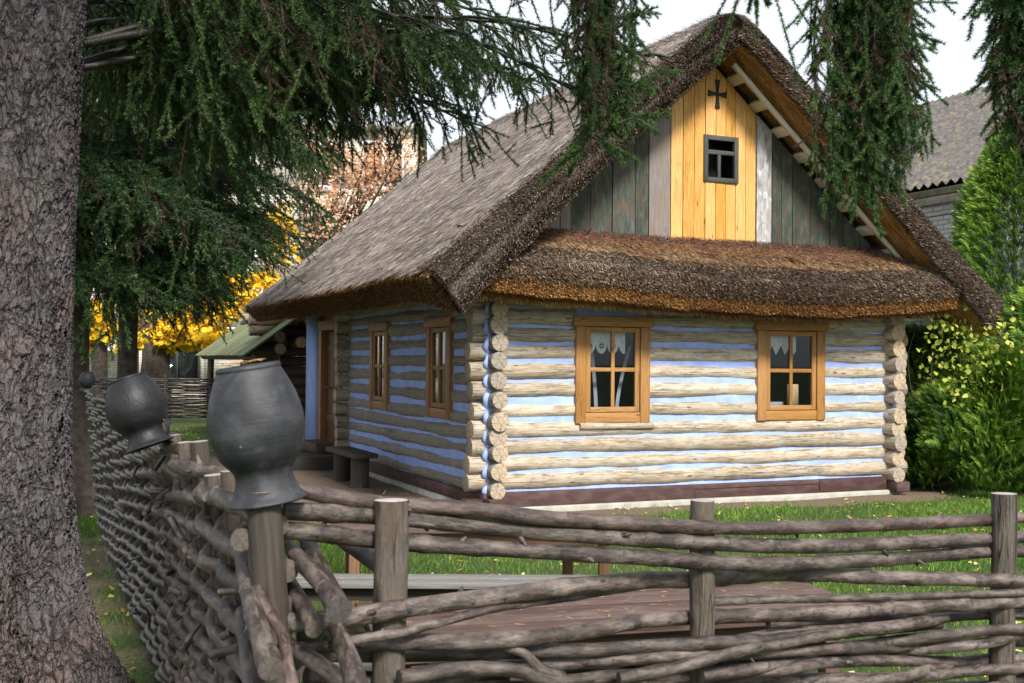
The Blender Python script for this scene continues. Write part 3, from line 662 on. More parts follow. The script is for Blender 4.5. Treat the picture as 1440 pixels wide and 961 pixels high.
for (n, ta, tb, mat, la, lb, fl, nm) in ((30000, .30, .66, 'straw_skirt', .05, .12, .12, 'grey_reeds'), (44000, .50, .74, 'straw_verge', .03, .07, .75, 'reed_tips'), (52000, .66, .93, 'straw_orange', .03, .06, .9, 'cut_reed_ends'), (16000, .88, 1., 'straw_gold', .05, .15, .2, 'underside_reeds'), (16000, .18, .5, 'straw_gold', .05, .14, .06, 'worn_straw')):
    if not n: continue
    sm = MB(); u = RS.uniform(SK0, SK1, n); t = RS.uniform(ta, tb, n)
    P = skirt(u, t); N, D = skn(u, t); flip = np.sign(np.sum(N*(P-np.array([0, -.3, 2.4])*[0, 1, 1]-P*[1, 0, 0]), -1))[:, None]; N = N*flip
    if ta > .6 or nm == 'reed_tips': D2 = nrm(N*.5+np.array([.25, -.55, -.55])+RS.normal(0, .25, (n, 3))); Nn = RS.normal(0, 1, (n, 3))
    else: D2 = nrm(D+N*RS.uniform(0, fl, n)[:, None]+RS.normal(0, .08, (n, 3))); Nn = N+RS.normal(0, .3, (n, 3))
    tone = np.clip(RS.normal(.5, .24, n)+.15*wob(P, 2.5), 0, 1)
    strands(sm, P-D2*.012, D2, Nn, RS.uniform(la, lb, n)*(.75 if ta > .5 else 1), RS.uniform(.004, .008, n), tone, .8); sm.build(nm, M[mat], sk)
sm = MB(); n = 26000; u = RS.uniform(.0, 5.5, n); t = RS.beta(1, 1.6, n)*.45; P = skirt(u, t)+np.array([0, 0, .01])+np.stack([0*u, 0*u, RS.rand(n)*.03], -1)
strands(sm, P, np.stack([RS.normal(0, 1, n), RS.normal(0, 1, n), RS.normal(0, .3, n)-.2], -1), RS.normal(0, 1, (n, 3)), RS.uniform(.02, .06, n), .004, RS.rand(n)); sm.build('fallen_needles', M['litter'], sk)

# ------------------------------------------------------------------ bench and step by the hut's side wall
def hobj(name, label, cat, u, v, z=0, group=None): return empty(name, hw(u, v, z), HA, label, cat, group)
b = hobj('bench', 'low dark plank bench on stump legs against the shaded side wall of the hut', 'bench', -.61, 3.2)
mb = MB(); mb.box((0, 0, .405), (.33, 1.34, .06), jit=.004); mb.build('seat', M['darkwood'], b, bevel=.008)
for y in (-.42, .42):
    mb = MB(); mb.tube([(0, y, -.01), (0, y, .1), (.0, y, .374)], .115, 14, amp=.08); mb.build('leg', [M['darkwood'], M['darkwood']], b, smooth=True)
s = hobj('door_step', 'dark brick edged step in front of the hut door', 'step', -.5, 6.2)
mb = MB()
for q in range(7): mb.b2((-.45, -1.2+.32*q, 0), (.3, -.89+.32*q, .2+RS.uniform(-.01, .01)))
mb.build('step_block', M['darkwood'], s, bevel=.01)
mb = MB(); mb.b2((.05, -.5, .2), (.38, .55, .33)); mb.build('threshold', M['tablewood'], s, bevel=.01)

# ------------------------------------------------------------------ dark log shed behind on the left
SHX, SHY = -4.75, 20.0
shed = empty('log_shed', (SHX, SHY, 0), HA, 'small dark log shed with mossy green plank roof behind the hut', 'shed')
mb = MB()
for i in range(13):
    z = .12+.18*i; L0 = .35 if i < 10 else -.1
    mb.tube(np.stack([np.linspace(.75 if i < 11 else .2, 3.4, 20), np.full(20, .4), np.full(20, z)], -1), .088, 12, amp=.05)
    mb.tube(np.stack([np.full(20, .95), np.linspace(.44, 5, 20), np.full(20, z+.09)], -1), .088, 12, amp=.05)
mb.build('log_wall', [M['shedlog'], M['shedend']], shed, smooth=True)
mb = MB()
for (x, z, y0) in ((.62, 1.78, -.28), (.62, 1.99, -.25), (.98, 1.9, -.32), (1.15, 2.28, -.25)): mb.tube([(x, y0, z), (x, 1, z), (x, 5, z)], .10, 14)
mb.build('roof_beam', [M['shedlog'], M['shedend']], shed, smooth=True)
mb = MB(); 
for y in (.05, 4.8): mb.tube([(.22, y, 0), (.2, y, .9), (.22, y, 1.62)], .07, 10, amp=.06)
mb.tube([(.12, -.45, 1.63), (.14, 2, 1.63), (.13, 5.3, 1.63)], .05, 10, amp=.1)
mb.tube([(.2, .05, 1.2), (.35, .05, 1.45), (.62, .05, 1.7)], .045, 8)
mb.build('porch_post', [M['shedlog'], M['shedlog']], shed, smooth=True)
M['mossroof'] = wood('mossy_roof_board', (.10, .115, .06), (.23, .25, .13), (.17, .19, .11), knots=0, var=.5)
mb = MB(); th = math.atan(.72)
Rr = np.array(Matrix.Rotation(-th, 3, 'Y'))
for sgn in (0,):
    for q in range(36):
        y = -.4+.16*q; c = np.array([0, 0, 1.66])+Rr@np.array([1.15, 0, .02+RS.uniform(0, .012)]); mb.box((c[0], y, c[2]), (2.4, .152, .03), R3=Rr)
Rr2 = np.array(Matrix.Rotation(th, 3, 'Y'))
for q in range(36):
    y = -.4+.16*q; c = np.array([3.9, 0, 1.66])+Rr2@np.array([-1.22, 0, .02]); mb.box((c[0], y, c[2]), (2.4, .152, .03), R3=Rr2)
mb.build('plank_roof', M['mossroof'], shed, bevel=.004)
mb = MB(); mb.b2((1.55, .27, .2), (1.68, .31, 1.75)); mb.b2((2.35, .27, .2), (2.5, .31, 1.75)); mb.b2((1.55, .25, 1.755), (2.5, .31, 1.87)); mb.build('door_frame', M['shedlog'], shed)

# ------------------------------------------------------------------ wicker fences
def bark_rod(name, a, b, c):
    t = NT(name); v = t.co('UV', (16, 34, 1)); n = t.noise(v, 2.4, 9, .75, .5); m_ = t.noise(t.co('UV', (3.5, 9, 1)), 3, 7, .7)
    col = t.ramp(n, [(.25, a), (.55, b), (.8, c)]); col = t.mix(t.ramp(m_, [(.45, (0, 0, 0)), (.62, (1, 1, 1))]), col, tuple(x*1.25 for x in c))
    kn = t.vor(t.co('UV', (4, 14, 1)), 1); k = t.ramp(kn.outputs['Distance'], [(.06, (1, 1, 1)), (.16, (0, 0, 0))]); col = t.mix(t.math('MULTIPLY', k, .8), col, tuple(x*.35 for x in a))
    lt = t.vor(t.co('UV', (22, 60, 1)), 2.0); col = t.mix(t.math('MULTIPLY', t.ramp(lt.outputs['Distance'], [(.06, (1, 1, 1)), (.16, (0, 0, 0))]), t.math('MULTIPLY', m_, .6)), col, (.26, .23, .21)); dk = t.ramp(t.noise(t.co('UV', (30, 14, 1)), 1.1, 6, .7), [(.36, (1, 1, 1)), (.42, (0, 0, 0))]); col = t.mix(t.math('MULTIPLY', dk, .75), col, tuple(x*.5 for x in a))
    hsv = t.n('ShaderNodeHueSaturation'); t.l(col, hsv.inputs['Color']); t.l(t.math('MULTIPLY_ADD', t.rnd(), .5, .6), hsv.inputs['Value'])
    t.bump(t.math('ADD', t.math('ADD', n, m_), k), .8, .005); t.b.inputs['Specular IOR Level'].default_value = .55; return t.base(hsv.outputs[0], .4)
M['rod'] = bark_rod('willow_rod_bark', (.010, .007, .006), (.048, .033, .027), (.145, .115, .10))
M['rodred'] = bark_rod('reddish_rod_bark', (.018, .009, .008), (.072, .042, .034), (.18, .13, .11))
M['rodend'] = rings('sawn_rod_end', (.06, .045, .038), (.115, .09, .072), 700, (.10, .085, .075))
M['post'] = wood('barked_post', (.035, .029, .024), (.15, .128, .105), (.10, .075, .055), sc=(5, 16, 1), knots=.9, var=.25, patch=(.075, .05, .036), bump=1.0, bold=.9)
M['postend'] = rings('sawn_post_end', (.20, .17, .15), (.40, .36, .33), 500)
def catmull(K, n):
    K = np.asarray(K, float); m = len(K); P = np.vstack([2*K[0]-K[1], K, 2*K[-1]-K[-2]]); out_ = []
    for s in range(m-1):
        p0, p1, p2, p3 = P[s:s+4]
        t = np.linspace(0, 1, n, endpoint=(s == m-2))[:, None]
        out_.append(.5*((2*p1)+(-p0+p2)*t+(2*p0-5*p1+4*p2-p3)*t**2+(-p0+3*p1-3*p2+p3)*t**3))
    return np.vstack(out_)
def rod(parent, K, r0, r1=None, mat='rod', n=10, seg=12, amp=.055, knobs=True):
    P = catmull(K, n); r = np.linspace(r0, r1 or r0, len(P)); mb = MB()
    ll = np.linalg.norm(P[-1]-P[0]); P = P + .16*r0*np.stack([wob(P*1+i_, 4) for i_ in (0, 3, 7)], -1)
    lc = np.concatenate([[0], np.cumsum(np.linalg.norm(np.diff(P, axis=0), axis=1))])
    if knobs:
        for l0 in np.cumsum(RS.uniform(.06, .24, int(lc[-1]/.1))): r = r*(1+RS.uniform(.05, .16)*np.exp(-((lc-l0)/RS.uniform(.010, .02))**2))
    mb.tube(P, r, seg, amp=amp*1.3, freq=9, domed=.05)
    if knobs:
        for q in range(int(ll*3)):
            i = RS.randint(2, len(P)-2); T = nrm(P[i+1]-P[i]); d = nrm(np.cross(T, RS.normal(0, 1, 3))); s0 = P[i]+d*r[i]*.7
            mb.tube([s0, s0+(d*.8+T*.6)*r[i]*RS.uniform(.6, 1.5)], [r0*.4, r0*.16], 7, domed=.2, capmi=0)
    loc = P.mean(0); loc_o = mb.build('rod', [M[mat], M['rodend']], parent, smooth=True); return loc_o
# corner of the enclosure and its two runs
C0 = np.array([-.46, 2.1]); FD = np.array([ca, sa]); 
def fY(px):      # depth of the front run at that pixel column
    k = (px-720)/F; # C0 + s*FD : x = k*y
    s = (k*C0[1]-C0[0])/(FD[0]-k*FD[1]); return C0[1]+s*FD[1]
ff = empty('wicker_fence', (C0[0], C0[1], 0), 0, 'front wattle fence of thick bare rods, in the foreground before the picnic table', 'fence', 'wattle fences round the yard')
ff0 = np.array([C0[0], C0[1], 0])
def fpt(px, py, side=0, extra=0):
    Y = fY(px)+side*.034+extra; return at(px, py, Y)-ff0
def post(parent, base, top, r, org, rt=None, mat='post'):
    mb = MB(); P = np.stack([np.linspace(base[i], top[i], 26) for i in range(3)], -1)-org; P[:, :2] += .006*np.stack([wob(P+9, 4), wob(P+3, 4)], -1)
    mb.tube(P, np.linspace(r*1.08, rt or r, 26), 18, amp=.10, freq=5, domed=.04); return mb.build('post', [M[mat], M['postend']], parent, smooth=True)
for (px, py, r) in ((550, 703, .031), (988, 704, .0255), (1411, 694, .029), (1830, 690, .03)):
    tp = at(px, py, fY(px)); post(ff, (tp[0], tp[1], -.05), tp, r, ff0)
FR = [ # (points (px, py, side), r0, r1, mat)   side -1 = camera side of the post, +1 = behind
 ([(397, 684, 1), (470, 697, 1), (550, 708, 1), (650, 716, 0), (780, 731, -1), (988, 742, -1), (1100, 742, -1), (1250, 738, 0), (1405, 731, 1)], .0155, .0150, 'rodred'),
 ([(1385, 734, 1.2), (1450, 728, 1), (1620, 735, -1), (1850, 730, -1)], .014, .013, 'rodred'),
 ([(398, 717, 1), (470, 721, 1), (550, 727, 1), (700, 742, 0), (840, 756, -1), (988, 765, -1), (1120, 768, -1), (1260, 764, 0), (1411, 757, 1), (1600, 750, 0), (1800, 755, -1)], .0175, .016, 'rod'),
 ([(386, 742, 1), (450, 750, 1), (550, 761, 1), (700, 772, 0), (830, 780, -1), (988, 791, -1), (1100, 796, -1), (1240, 788, 0), (1330, 780, 1), (1411, 778, 1), (1600, 776, 0)], .017, .016, 'rod'),
 ([(404, 874, -.5), (470, 870, -1), (550, 856, -1), (680, 839, -.6), (800, 825, 0), (900, 817, .8), (988, 814, 1.1), (1100, 809, .7), (1240, 811, 0), (1330, 815, -1), (1411, 819, -1), (1550, 822, -.6), (1700, 818, 1)], .019, .0165, 'rod'),
 ([(414, 912, -1.8), (460, 906, -2), (515, 897, -2.2), (560, 888, -2.1), (620, 874, -1.5), (700, 855, -.6), (790, 842, .6), (900, 826, 1.6)], .010, .0075, 'rod'),
 ([(420, 889, 0), (470, 893, .2), (535, 903, -.8), (600, 902, -1), (700, 899, -.8), (820, 888, 0), (900, 874, .8), (988, 868, 1.1), (1100, 866, .8), (1200, 860, 0), (1300, 853, -.4), (1440, 849, -.8), (1600, 850, 0)], .0155, .0175, 'rod'),
 ([(1000, 846, 1.3), (1080, 845, .8), (1180, 841, .2), (1300, 838, -.4), (1411, 836, -1.2), (1560, 830, -.6)], .0105, .009, 'rod'),
 ([(440, 918, 1), (550, 920, 1.2), (700, 916, .6), (820, 914, -.2), (988, 904, -1.2), (1080, 903, -1.1), (1160, 893, -.6), (1240, 885, .2), (1320, 876, 1)], .0155, .014, 'rod'),
 ([(870, 953, -1.9), (960, 936, -2.4), (1030, 918, -2.2), (1110, 902, -2), (1180, 893, -1.2), (1260, 878, -.6), (1330, 868, .4)], .013, .011, 'rod'),
 ([(560, 953, -2), (640, 942, -1.6), (715, 941, -1.2), (752, 951, -1.1), (800, 957, -1), (900, 944, 0), (988, 934, 1), (1130, 920, .6), (1250, 903, 0), (1390, 886, -1.1), (1500, 885, -1)], .014, .0135, 'rod'),
 ([(700, 908, -.4), (735, 920, -.8), (760, 940, -1.1), (790, 953, -1)], .0085, .012, 'rod'),
 ([(760, 938, .5), (880, 925, .2), (988, 921, -1.2), (1080, 917, -1.4), (1200, 912, -.4), (1320, 908, .8), (1411, 905, 1.1), (1550, 900, .5)], .0125, .0135, 'rod'),
 ([(985, 950, -1.2), (1080, 940, -1), (1180, 931, -.2), (1300, 929, .6), (1411, 932, 1.1), (1600, 930, .4)], .0145, .013, 'rod'),
 ([(880, 966, .6), (988, 960, 1.1), (1120, 957, .6), (1260, 953, 0), (1370, 944, -1), (1480, 938, -1.1)], .0145, .014, 'rod'),
 ([(1080, 880, .8), (1200, 872, .8), (1300, 868, .6), (1440, 862, 1.2), (1600, 860, 0)], .011, .010, 'rod'),
 ([(430, 948, .4), (550, 966, 1), (700, 968, .2), (850, 972, -.6), (988, 978, -1), (1200, 975, 0), (1411, 966, 1), (1600, 970, 0)], .017, .016, 'rod'),
]
for K, r0, r1, mt in FR: rod(ff, [fpt(a, b_+RS.uniform(-1.5, 1.5), c) for a, b_, c in K], r0, r1, mt, n=20, seg=16)
for i in range(17):       # lower courses, out of the picture's frame
    z = .98-.056*i; K = []
    for j in range(9):
        s = -.05+.3*j; sd_ = (-1)**(i+j)*.033 if j % 1 == 0 else 0
        K.append((C0[0]+FD[0]*s-FD[1]*sd_, C0[1]+FD[1]*s+FD[0]*sd_, z+RS.uniform(-.012, .012)))
    rod(ff, np.array(K)-ff0, .016, .014, n=5, seg=8, knobs=False)
# left run
LE = np.array([-3.76, 10.3]); LD = LE-C0; LLn = np.linalg.norm(LD); LD = LD/LLn; LNn = np.array([LD[1], -LD[0]])
fl = empty('wicker_fence', (C0[0]-.04, C0[1]+.05, 0), 0, 'dense woven wattle fence running back on the left between the spruces and the yard', 'fence', 'wattle fences round the yard'); fl0 = np.array([C0[0]-.04, C0[1]+.05, 0])
def lp(s, off, z): 
    off = off + .13*(1-z/1.3); bow = .05*math.sin(s/LLn*math.pi*1.5); q = C0+LD*s+LNn*(off+bow); return np.array([q[0], q[1], z])
PS = .41; npst = int(LLn/PS)
for j in range(npst+1):
    s = j*PS; h = 1.32+RS.uniform(-.03, .06)
    if j in (0,): h = 1.36
    post(fl, lp(s+.02, 0, -.05), lp(s+RS.uniform(-.02, .04), RS.uniform(-.01, .01), h), RS.uniform(.021, .029) if j else .03, fl0, mat='post' if j % 3 else 'darkwood')
parts = 0; rest = MB()
for i in range(31):
    z0 = .05+.0415*i
    cuts = [.12, 2.6+RS.uniform(-.5, .5), 5.6+RS.uniform(-.6, .6), LLn+.1]
    for q in range(3):
        a, b_ = cuts[q]-.08, cuts[q+1]+.15; m = max(3, int(round((b_-a)/PS))); K = []
        tilt = RS.uniform(-.03, .03)
        for jj in range(m+1):
            s = a+(b_-a)*jj/m; jn = round(s/PS); sn = jn*PS if q < 2 or True else s
            sgn = (-1)**(jn+i)
            K.append(lp(sn, sgn*RS.uniform(.030, .040), max(.03, z0+RS.uniform(-.008, .008)+tilt*(jj/m-.5))))
            K.append(lp(sn+PS/2, RS.uniform(-.008, .008), max(.03, z0+RS.uniform(-.008, .008)+tilt*(jj/m-.5))))
        K = np.array(K[:-1])-fl0; r = RS.uniform(.0125, .017)*(1.3, 1.25, 1.25)[q]
        if q == 2 and RS.rand() < .1: continue
        if i < 2 and q == 2: continue
        rod(fl, K, r, r*RS.uniform(.8, 1), 'rodred' if RS.rand() < .12 else 'rod', n=5 if q else 12, seg=(12, 8, 6)[q], knobs=(q < 1)); parts += 1
# stray stub ends sticking out of the weave, towards the outside
for q in range(90):
    s = LLn*RS.beta(1, 1.6); z = RS.uniform(.1, 1.3); a = lp(s, -.03, z)-fl0; d = np.array([*(LD*RS.uniform(-1, 1)-LNn*RS.uniform(.1, .5)), RS.uniform(-.5, .5)])*RS.uniform(.05, .14)
    rest.tube([a, a+d*.5, a+d], RS.uniform(.006, .012), 7, amp=.1)
o = rest.build('stub', [M['rod'], M['rodend']], fl, smooth=True); o['kind'] = 'stuff'
# thick butt ends of the left run's rods crossing the corner towards the camera
def raw(K, r0, r1, mt='rod'): rod(fl, [at(a, b_, c)-fl0 for a, b_, c in K], r0, r1, mt, n=12, seg=18)
raw([(338, 765, 2.35), (350, 830, 2.1), (365, 890, 1.92), (379, 940, 1.80)], .0165, .0205)
raw([(350, 770, 2.3), (365, 835, 2.05), (395, 890, 1.9), (407, 950, 1.8), (425, 1010, 1.72)], .0085, .0105, 'rodred')
raw([(385, 735, 2.42), (412, 775, 2.2), (456, 826, 2.0)], .012, .0165)
raw([(425, 742, 2.36), (445, 795, 2.12), (474, 858, 1.92)], .0155, .0215)
raw([(470, 752, 2.5), (500, 772, 2.38), (541, 799, 2.22)], .014, .0195)
raw([(396, 800, 2.3), (425, 850, 2.1), (440, 884, 2.0)], .014, .0155)
raw([(470, 880, 2.1), (490, 930, 1.98), (505, 985, 1.88)], .015, .0205)
raw([(340, 860, 2.25), (350, 930, 2.05), (358, 1010, 1.9)], .015, .018)
raw([(405, 905, 2.12), (450, 935, 2.0), (520, 990, 1.9)], .015, .017)

# far wattle fence across the back-left
fb = empty('wicker_fence', (-9.2, 24, 0), 0, 'low far wattle fence across the back behind the small dark pot', 'fence', 'wattle fences round the yard')
for i in range(20):
    z = .36+.042*i; K = np.array([((q*.35), ((-1)**(q+i))*.04, z+RS.uniform(-.012, .012)) for q in range(15)]); mb = MB(); mb.tube(catmull(K, 3), .02, 6, amp=.1); mb.build('rod', [M['rod'], M['rodend']], fb, smooth=True)
for q in range(6):
    mb = MB(); mb.tube([(q*.95, 0, -.02), (q*.95, 0, 1.25+RS.uniform(0, .1))], .035, 8); mb.build('post', [M['post'], M['postend']], fb, smooth=True)

# ------------------------------------------------------------------ clay pots upside down on fence posts
def clay():
    t = NT('black_smoked_clay'); v = t.co('Object'); n = t.noise(v, 14, 8, .72, .4); n2 = t.noise(t.co('Object', (3, 3, 60)), 2, 4)
    c = t.ramp(n, [(.30, (.007, .007, .009)), (.5, (.020, .021, .025)), (.74, (.062, .063, .072))])
    sp = t.vor(v, 62); k = t.ramp(sp.outputs['Distance'], [(.10, (1, 1, 1)), (.17, (0, 0, 0))]); k2 = t.ramp(t.noise(v, 17, 2), [(.58, (0, 0, 0)), (.64, (.6, .6, .6))])
    c = t.mix(t.math('MULTIPLY', k, k2), c, (.24, .22, .20)); t.bump(t.math('ADD', n2, n), .25, .004)
    t.b.inputs['Specular IOR Level'].default_value = .45; return t.base(c, .6)
M['clay'] = clay()
def clay2():
    t = NT('ribbed_black_clay'); v = t.co('Object'); n = t.noise(v, 12, 6); ch = t.vor(t.co('Object', (1, 1, .6)), 110)
    c = t.ramp(n, [(.3, (.006, .006, .007)), (.7, (.020, .021, .024))]); t.bump(t.math('ADD', t.math('MULTIPLY', ch.outputs['Distance'], .5), n), .35, .004); return t.base(c, .5)
M['clay2'] = clay2()
def pot(loc, h, r, tilt, mat, label, handle=False):
    # inverted: local z=0 is the wide rim (down), z=h the flat bottom (up)
    e = bpy.data.objects.new('clay_pot', None); COL.objects.link(e); e.location = tuple(loc); e.rotation_euler = tilt
    tag(e, label, 'pot', 'clay pots upside down on the fence posts')
    K = np.array([(.80, 0), (.83, .012), (.80, .03), (.70, .07), (.625, .14), (.60, .20), (.635, .245), (.74, .29), (.88, .36), (.97, .46), (1.0, .55), (.975, .66), (.90, .77), (.79, .87), (.69, .945), (.665, .962), (.675, .975), (.665, .99), (.63, 1.0), (.5, .992), (0.001, .985)])
    P = catmull(np.c_[K, 0*K[:, 0]], 5)[:, :2]; inner = [(p[0]-.05, p[1]) for p in P[:70] if p[0] > .06][::-1]
    pr = np.array([(p[0]*r, p[1]*h) for p in P]); ins = np.array([((p[0]-.06)*r, max(.0, p[1]-.02)*h) for p in P[6:80]])[::-1]
    mb = MB(); mb.lathe(np.vstack([ins, pr]), 64); b = mb.build('pot_body', mat, e, smooth=True)
    if handle:
        mb = MB(); a = np.linspace(0, math.pi, 10); mb.tube(np.stack([r*(.62+.17*np.sin(a)), 0*a, h*(.20-.11*np.cos(a)*-1)], -1), r*.06, 10, flat=1.6); mb.build('handle', mat, e, smooth=True)
    return e
pz = at(377, 712, 2.1)
p1 = pot(at(377, 706, 2.12), .257, .0885, (R(3), R(-8.5), 0), M['clay'], 'large round grey-black clay pot upside down on the corner post, closest to the camera')
mb = MB(); n = 45; a_ = RS.uniform(0, 6.28, n); q_ = np.sqrt(RS.rand(n))*.05
strands(mb, np.stack([q_*np.cos(a_)-.012, q_*np.sin(a_), .262+RS.rand(n)*.003], -1), np.stack([RS.normal(0, 1, n), RS.normal(0, 1, n), RS.normal(0, .08, n)], -1), np.tile([0, 0, 1.], (n, 1))+RS.normal(0, .3, (n, 3)), RS.uniform(.012, .03, n), .003, RS.uniform(.4, 1, n))
o = mb.build('needle_litter', M['straw_gold'], p1); o['kind'] = 'stuff'
pp = at(211, 628, 3.85); p2 = pot(pp, .245, .100, (R(0), R(-20), R(0)), M['clay2'], 'tilted ribbed black clay pot upside down, middle one along the left fence', True)
p3 = pot((-3.83, 10.25, 1.30), .17, .07, (R(10), R(8), 0), M['clay'], 'small far clay pot upside down at the back end of the left fence')

# ------------------------------------------------------------------ picnic tables and benches
TB = R(15); 
def table(name, label, cat, org, ang, L_, W_, H_, mats, nb, th, legs, lw=.055, apron=True, group=None):
    e = empty(name, org, ang, label, cat, group)
    mb = MB(); bw = W_/nb
    for q in range(nb): mb.b2((-L_, q*bw+.003, H_-th), (0, (q+1)*bw-.003, H_+RS.uniform(-.002, .002)))
    mb.build('top' if cat == 'table' else 'seat', mats[0], e, bevel=.004)
    mb = MB(); n = 260; P = np.stack([RS.uniform(-L_, 0, n), RS.uniform(0, W_, n), np.full(n, H_+.004)], -1)
    strands(mb, P, np.stack([RS.normal(0, 1, n), RS.normal(0, 1, n), 0*P[:, 0]+.02], -1), np.tile([0, 0, 1.], (n, 1))+RS.normal(0, .2, (n, 3)), RS.uniform(.01, .035, n), .003, RS.uniform(.3, 1, n)); mb.build('needle_litter', M['straw_gold'], e)['kind'] = 'stuff'
    if apron:
        mb = MB(); mb.b2((-L_+.1, .06, H_-th-.07), (-.1, .09, H_-th)); mb.b2((-L_+.1, W_-.09, H_-th-.07), (-.1, W_-.06, H_-th)); mb.build('apron', mats[1], e, bevel=.003)
    for (x, y) in legs:
        mb = MB(); mb.b2((x-lw/2, y-lw/2, 0), (x+lw/2, y+lw/2, H_-th-.001)); mb.build('leg', mats[1], e, bevel=.003)
    return e
# near table : org = right near corner
tn_ = at(1238, 858, 3.95)
table('picnic_table', 'red-brown plank picnic table right behind the front wattle fence', 'table', (tn_[0], tn_[1], 0), TB, 1.75, .52, .75, (M['tablewood'], M['tablewood']), 5, .035, [(-.14, .1), (-.14, .42), (-.42, .26), (-1.6, .1), (-1.6, .42), (-1.25, .2)])
bn = at(985, 925, 4.45)
table('plank_bench', 'pale grey plank bench tucked beneath the red-brown near table', 'bench', (bn[0], bn[1], 0), R(4), 1.45, .3, .45, (M['greyplank'], M['darkwood']), 2, .04, [(-.2, .15), (-1.2, .15)])
ft = at(900, 742, 6.1)
table('picnic_table', 'far reddish table seen edge-on through the gaps below the top fence rods', 'table', (ft[0]+.1, 6.1, 0), R(4), 1.75, .5, .72, (M['tablewood'], M['legwood']), 4, .035, [(-.28, .1), (-.44, .4), (-1.62, .1), (-1.66, .4)])
fbn = at(850, 812, 5.6)
table('plank_bench', 'pale grey plank bench with dark edge in front of the far table', 'bench', (fbn[0], 5.6, 0), R(1), 1.75, .24, .51, (M['greyplank'], M['darkwood']), 2, .03, [(-.25, .12), (-1.5, .12)], apron=True)

# ------------------------------------------------------------------ right building
rb = empty('white_brick_building', hw(10.4, 4.0), HA, 'long white brick building with mossy corrugated roof at right behind the hut', 'building')
def brick(name, c1, c2, mort, sx, sy, kind='UV'):
    t = NT(name); b_ = t.n('ShaderNodeTexBrick'); t.l(t.co(kind), b_.inputs['Vector']); b_.inputs['Scale'].default_value = 1
    b_.inputs['Brick Width'].default_value = sx; b_.inputs['Row Height'].default_value = sy; b_.inputs['Mortar Size'].default_value = .012
    b_.inputs['Color1'].default_value = (*c1, 1); b_.inputs['Color2'].default_value = (*c2, 1); b_.inputs['Mortar'].default_value = (*mort, 1)
    n = t.noise(t.co('Object'), 2.5, 6); c = t.mix(t.ramp(n, [(.45, (0, 0, 0)), (.75, (.7, .7, .7))]), b_.outputs['Color'], tuple(x*.55 for x in c1)); t.bump(b_.outputs['Fac'], -.5, .01); return t.base(c, .9)
M['wbrick'] = brick('white_silicate_brick', (.50, .50, .50), (.62, .61, .60), (.30, .29, .29), .26, .085)
M['cornice'] = plain('peeling_cornice', (.38, .35, .32), .9, 5, .35, .4)
def slate():
    t = NT('mossy_corrugated_sheet'); v = t.co('Object'); n = t.noise(v, 1.2, 7, .7); n2 = t.noise(v, 9, 6, .7)
    c = t.ramp(n2, [(.3, (.045, .043, .046)), (.7, (.16, .145, .14))]); c = t.mix(t.ramp(n2, [(.56, (0, 0, 0)), (.66, (.8, .8, .8))]), c, (.26, .16, .07))
    mo = t.ramp(t.noise(v, 2.2, 5, .7), [(.56, (0, 0, 0)), (.64, (1, 1, 1))]); sx = t.n('ShaderNodeSeparateXYZ'); t.l(v, sx.inputs[0])
    lo = t.ramp(t.math('MULTIPLY_ADD', sx.outputs['X'], .4, .35), [(.0, (1, 1, 1)), (.75, (.15, .15, .15))]); c = t.mix(t.math('MULTIPLY', mo, lo), c, (.27, .31, .05)); return t.base(c, .9)
M['slate'] = slate()
def bwall(mb, x, y0, y1, z0, z1, holes, t=.3):
    ys = sorted({y0, y1, *[h[0] for h in holes], *[h[1] for h in holes]}); zs = sorted({z0, z1, *[h[2] for h in holes], *[h[3] for h in holes]})
    for a, b_ in zip(ys[:-1], ys[1:]):
        for c, d in zip(zs[:-1], zs[1:]):
            if any(h[0] <= a and b_ <= h[1] and h[2] <= c and d <= h[3] for h in holes): continue
            V = np.array([(x, a, c), (x, b_, c), (x, b_, d), (x, a, d), (x+t, a, c), (x+t, b_, c), (x+t, b_, d), (x+t, a, d)])
            f = np.array([[3, 2, 1, 0], [4, 5, 6, 7], [0, 1, 5, 4], [2, 3, 7, 6], [1, 2, 6, 5], [3, 0, 4, 7]])
            mb.add(V, f, V[f][:, :, [1, 2]])
mb = MB(); RH = [(.4, 1.4, 1.1, 2.25), (-3.4, -2.4, 1.1, 2.25), (4.2, 5.2, 1.1, 2.25)]
bwall(mb, 0, -12, 11, 0, 4.45, RH); wl = mb.build('wall', M['wbrick'], rb)
mb = MB(); mb.b2((-.06, -12, 4.455), (.3, 11, 4.6)); mb.b2((-.14, -12, 4.605), (.3, 11, 4.72)); mb.b2((-.03, -12, 4.25), (-.002, 11, 4.3)); mb.build('cornice', M['cornice'], rb, bevel=.01)
M['blueframe'] = plain('blue_grey_paint', (.16, .22, .25), .6)
for (a, b_, c, d) in RH:
    mb = MB()
    for lo, hi in (((-.03, a, c), (.05, a+.07, d)), ((-.03, b_-.07, c), (.05, b_, d)), ((-.03, a+.071, c), (.05, b_-.071, c+.07)), ((-.03, a+.071, d-.07), (.05, b_-.071, d)), ((-.02, (a+b_)/2-.03, c+.071), (.04, (a+b_)/2+.03, d-.071)), ((-.1, a-.1, c-.06), (.05, b_+.1, c-.001))): mb.b2(lo, hi)
    wn = mb.build('window', M['blueframe'], rb); mb = MB(); mb.b2((.01, a+.05, c+.05), (.015, b_-.05, d-.05)); mb.build('pane', M['glass'], wn)
    mb = MB(); mb.b2((.31, a-.2, c-.2), (.4, b_+.2, d+.2)); mb.build('unlit_room_panel', M['dark'], wn)  # near-black panel standing in for the unlit room
mb = MB(); xs = np.linspace(-.45, 4.6, 26); ys = np.arange(-12.3, 11.3, .033); X, Y = np.meshgrid(xs, ys, indexing='ij')
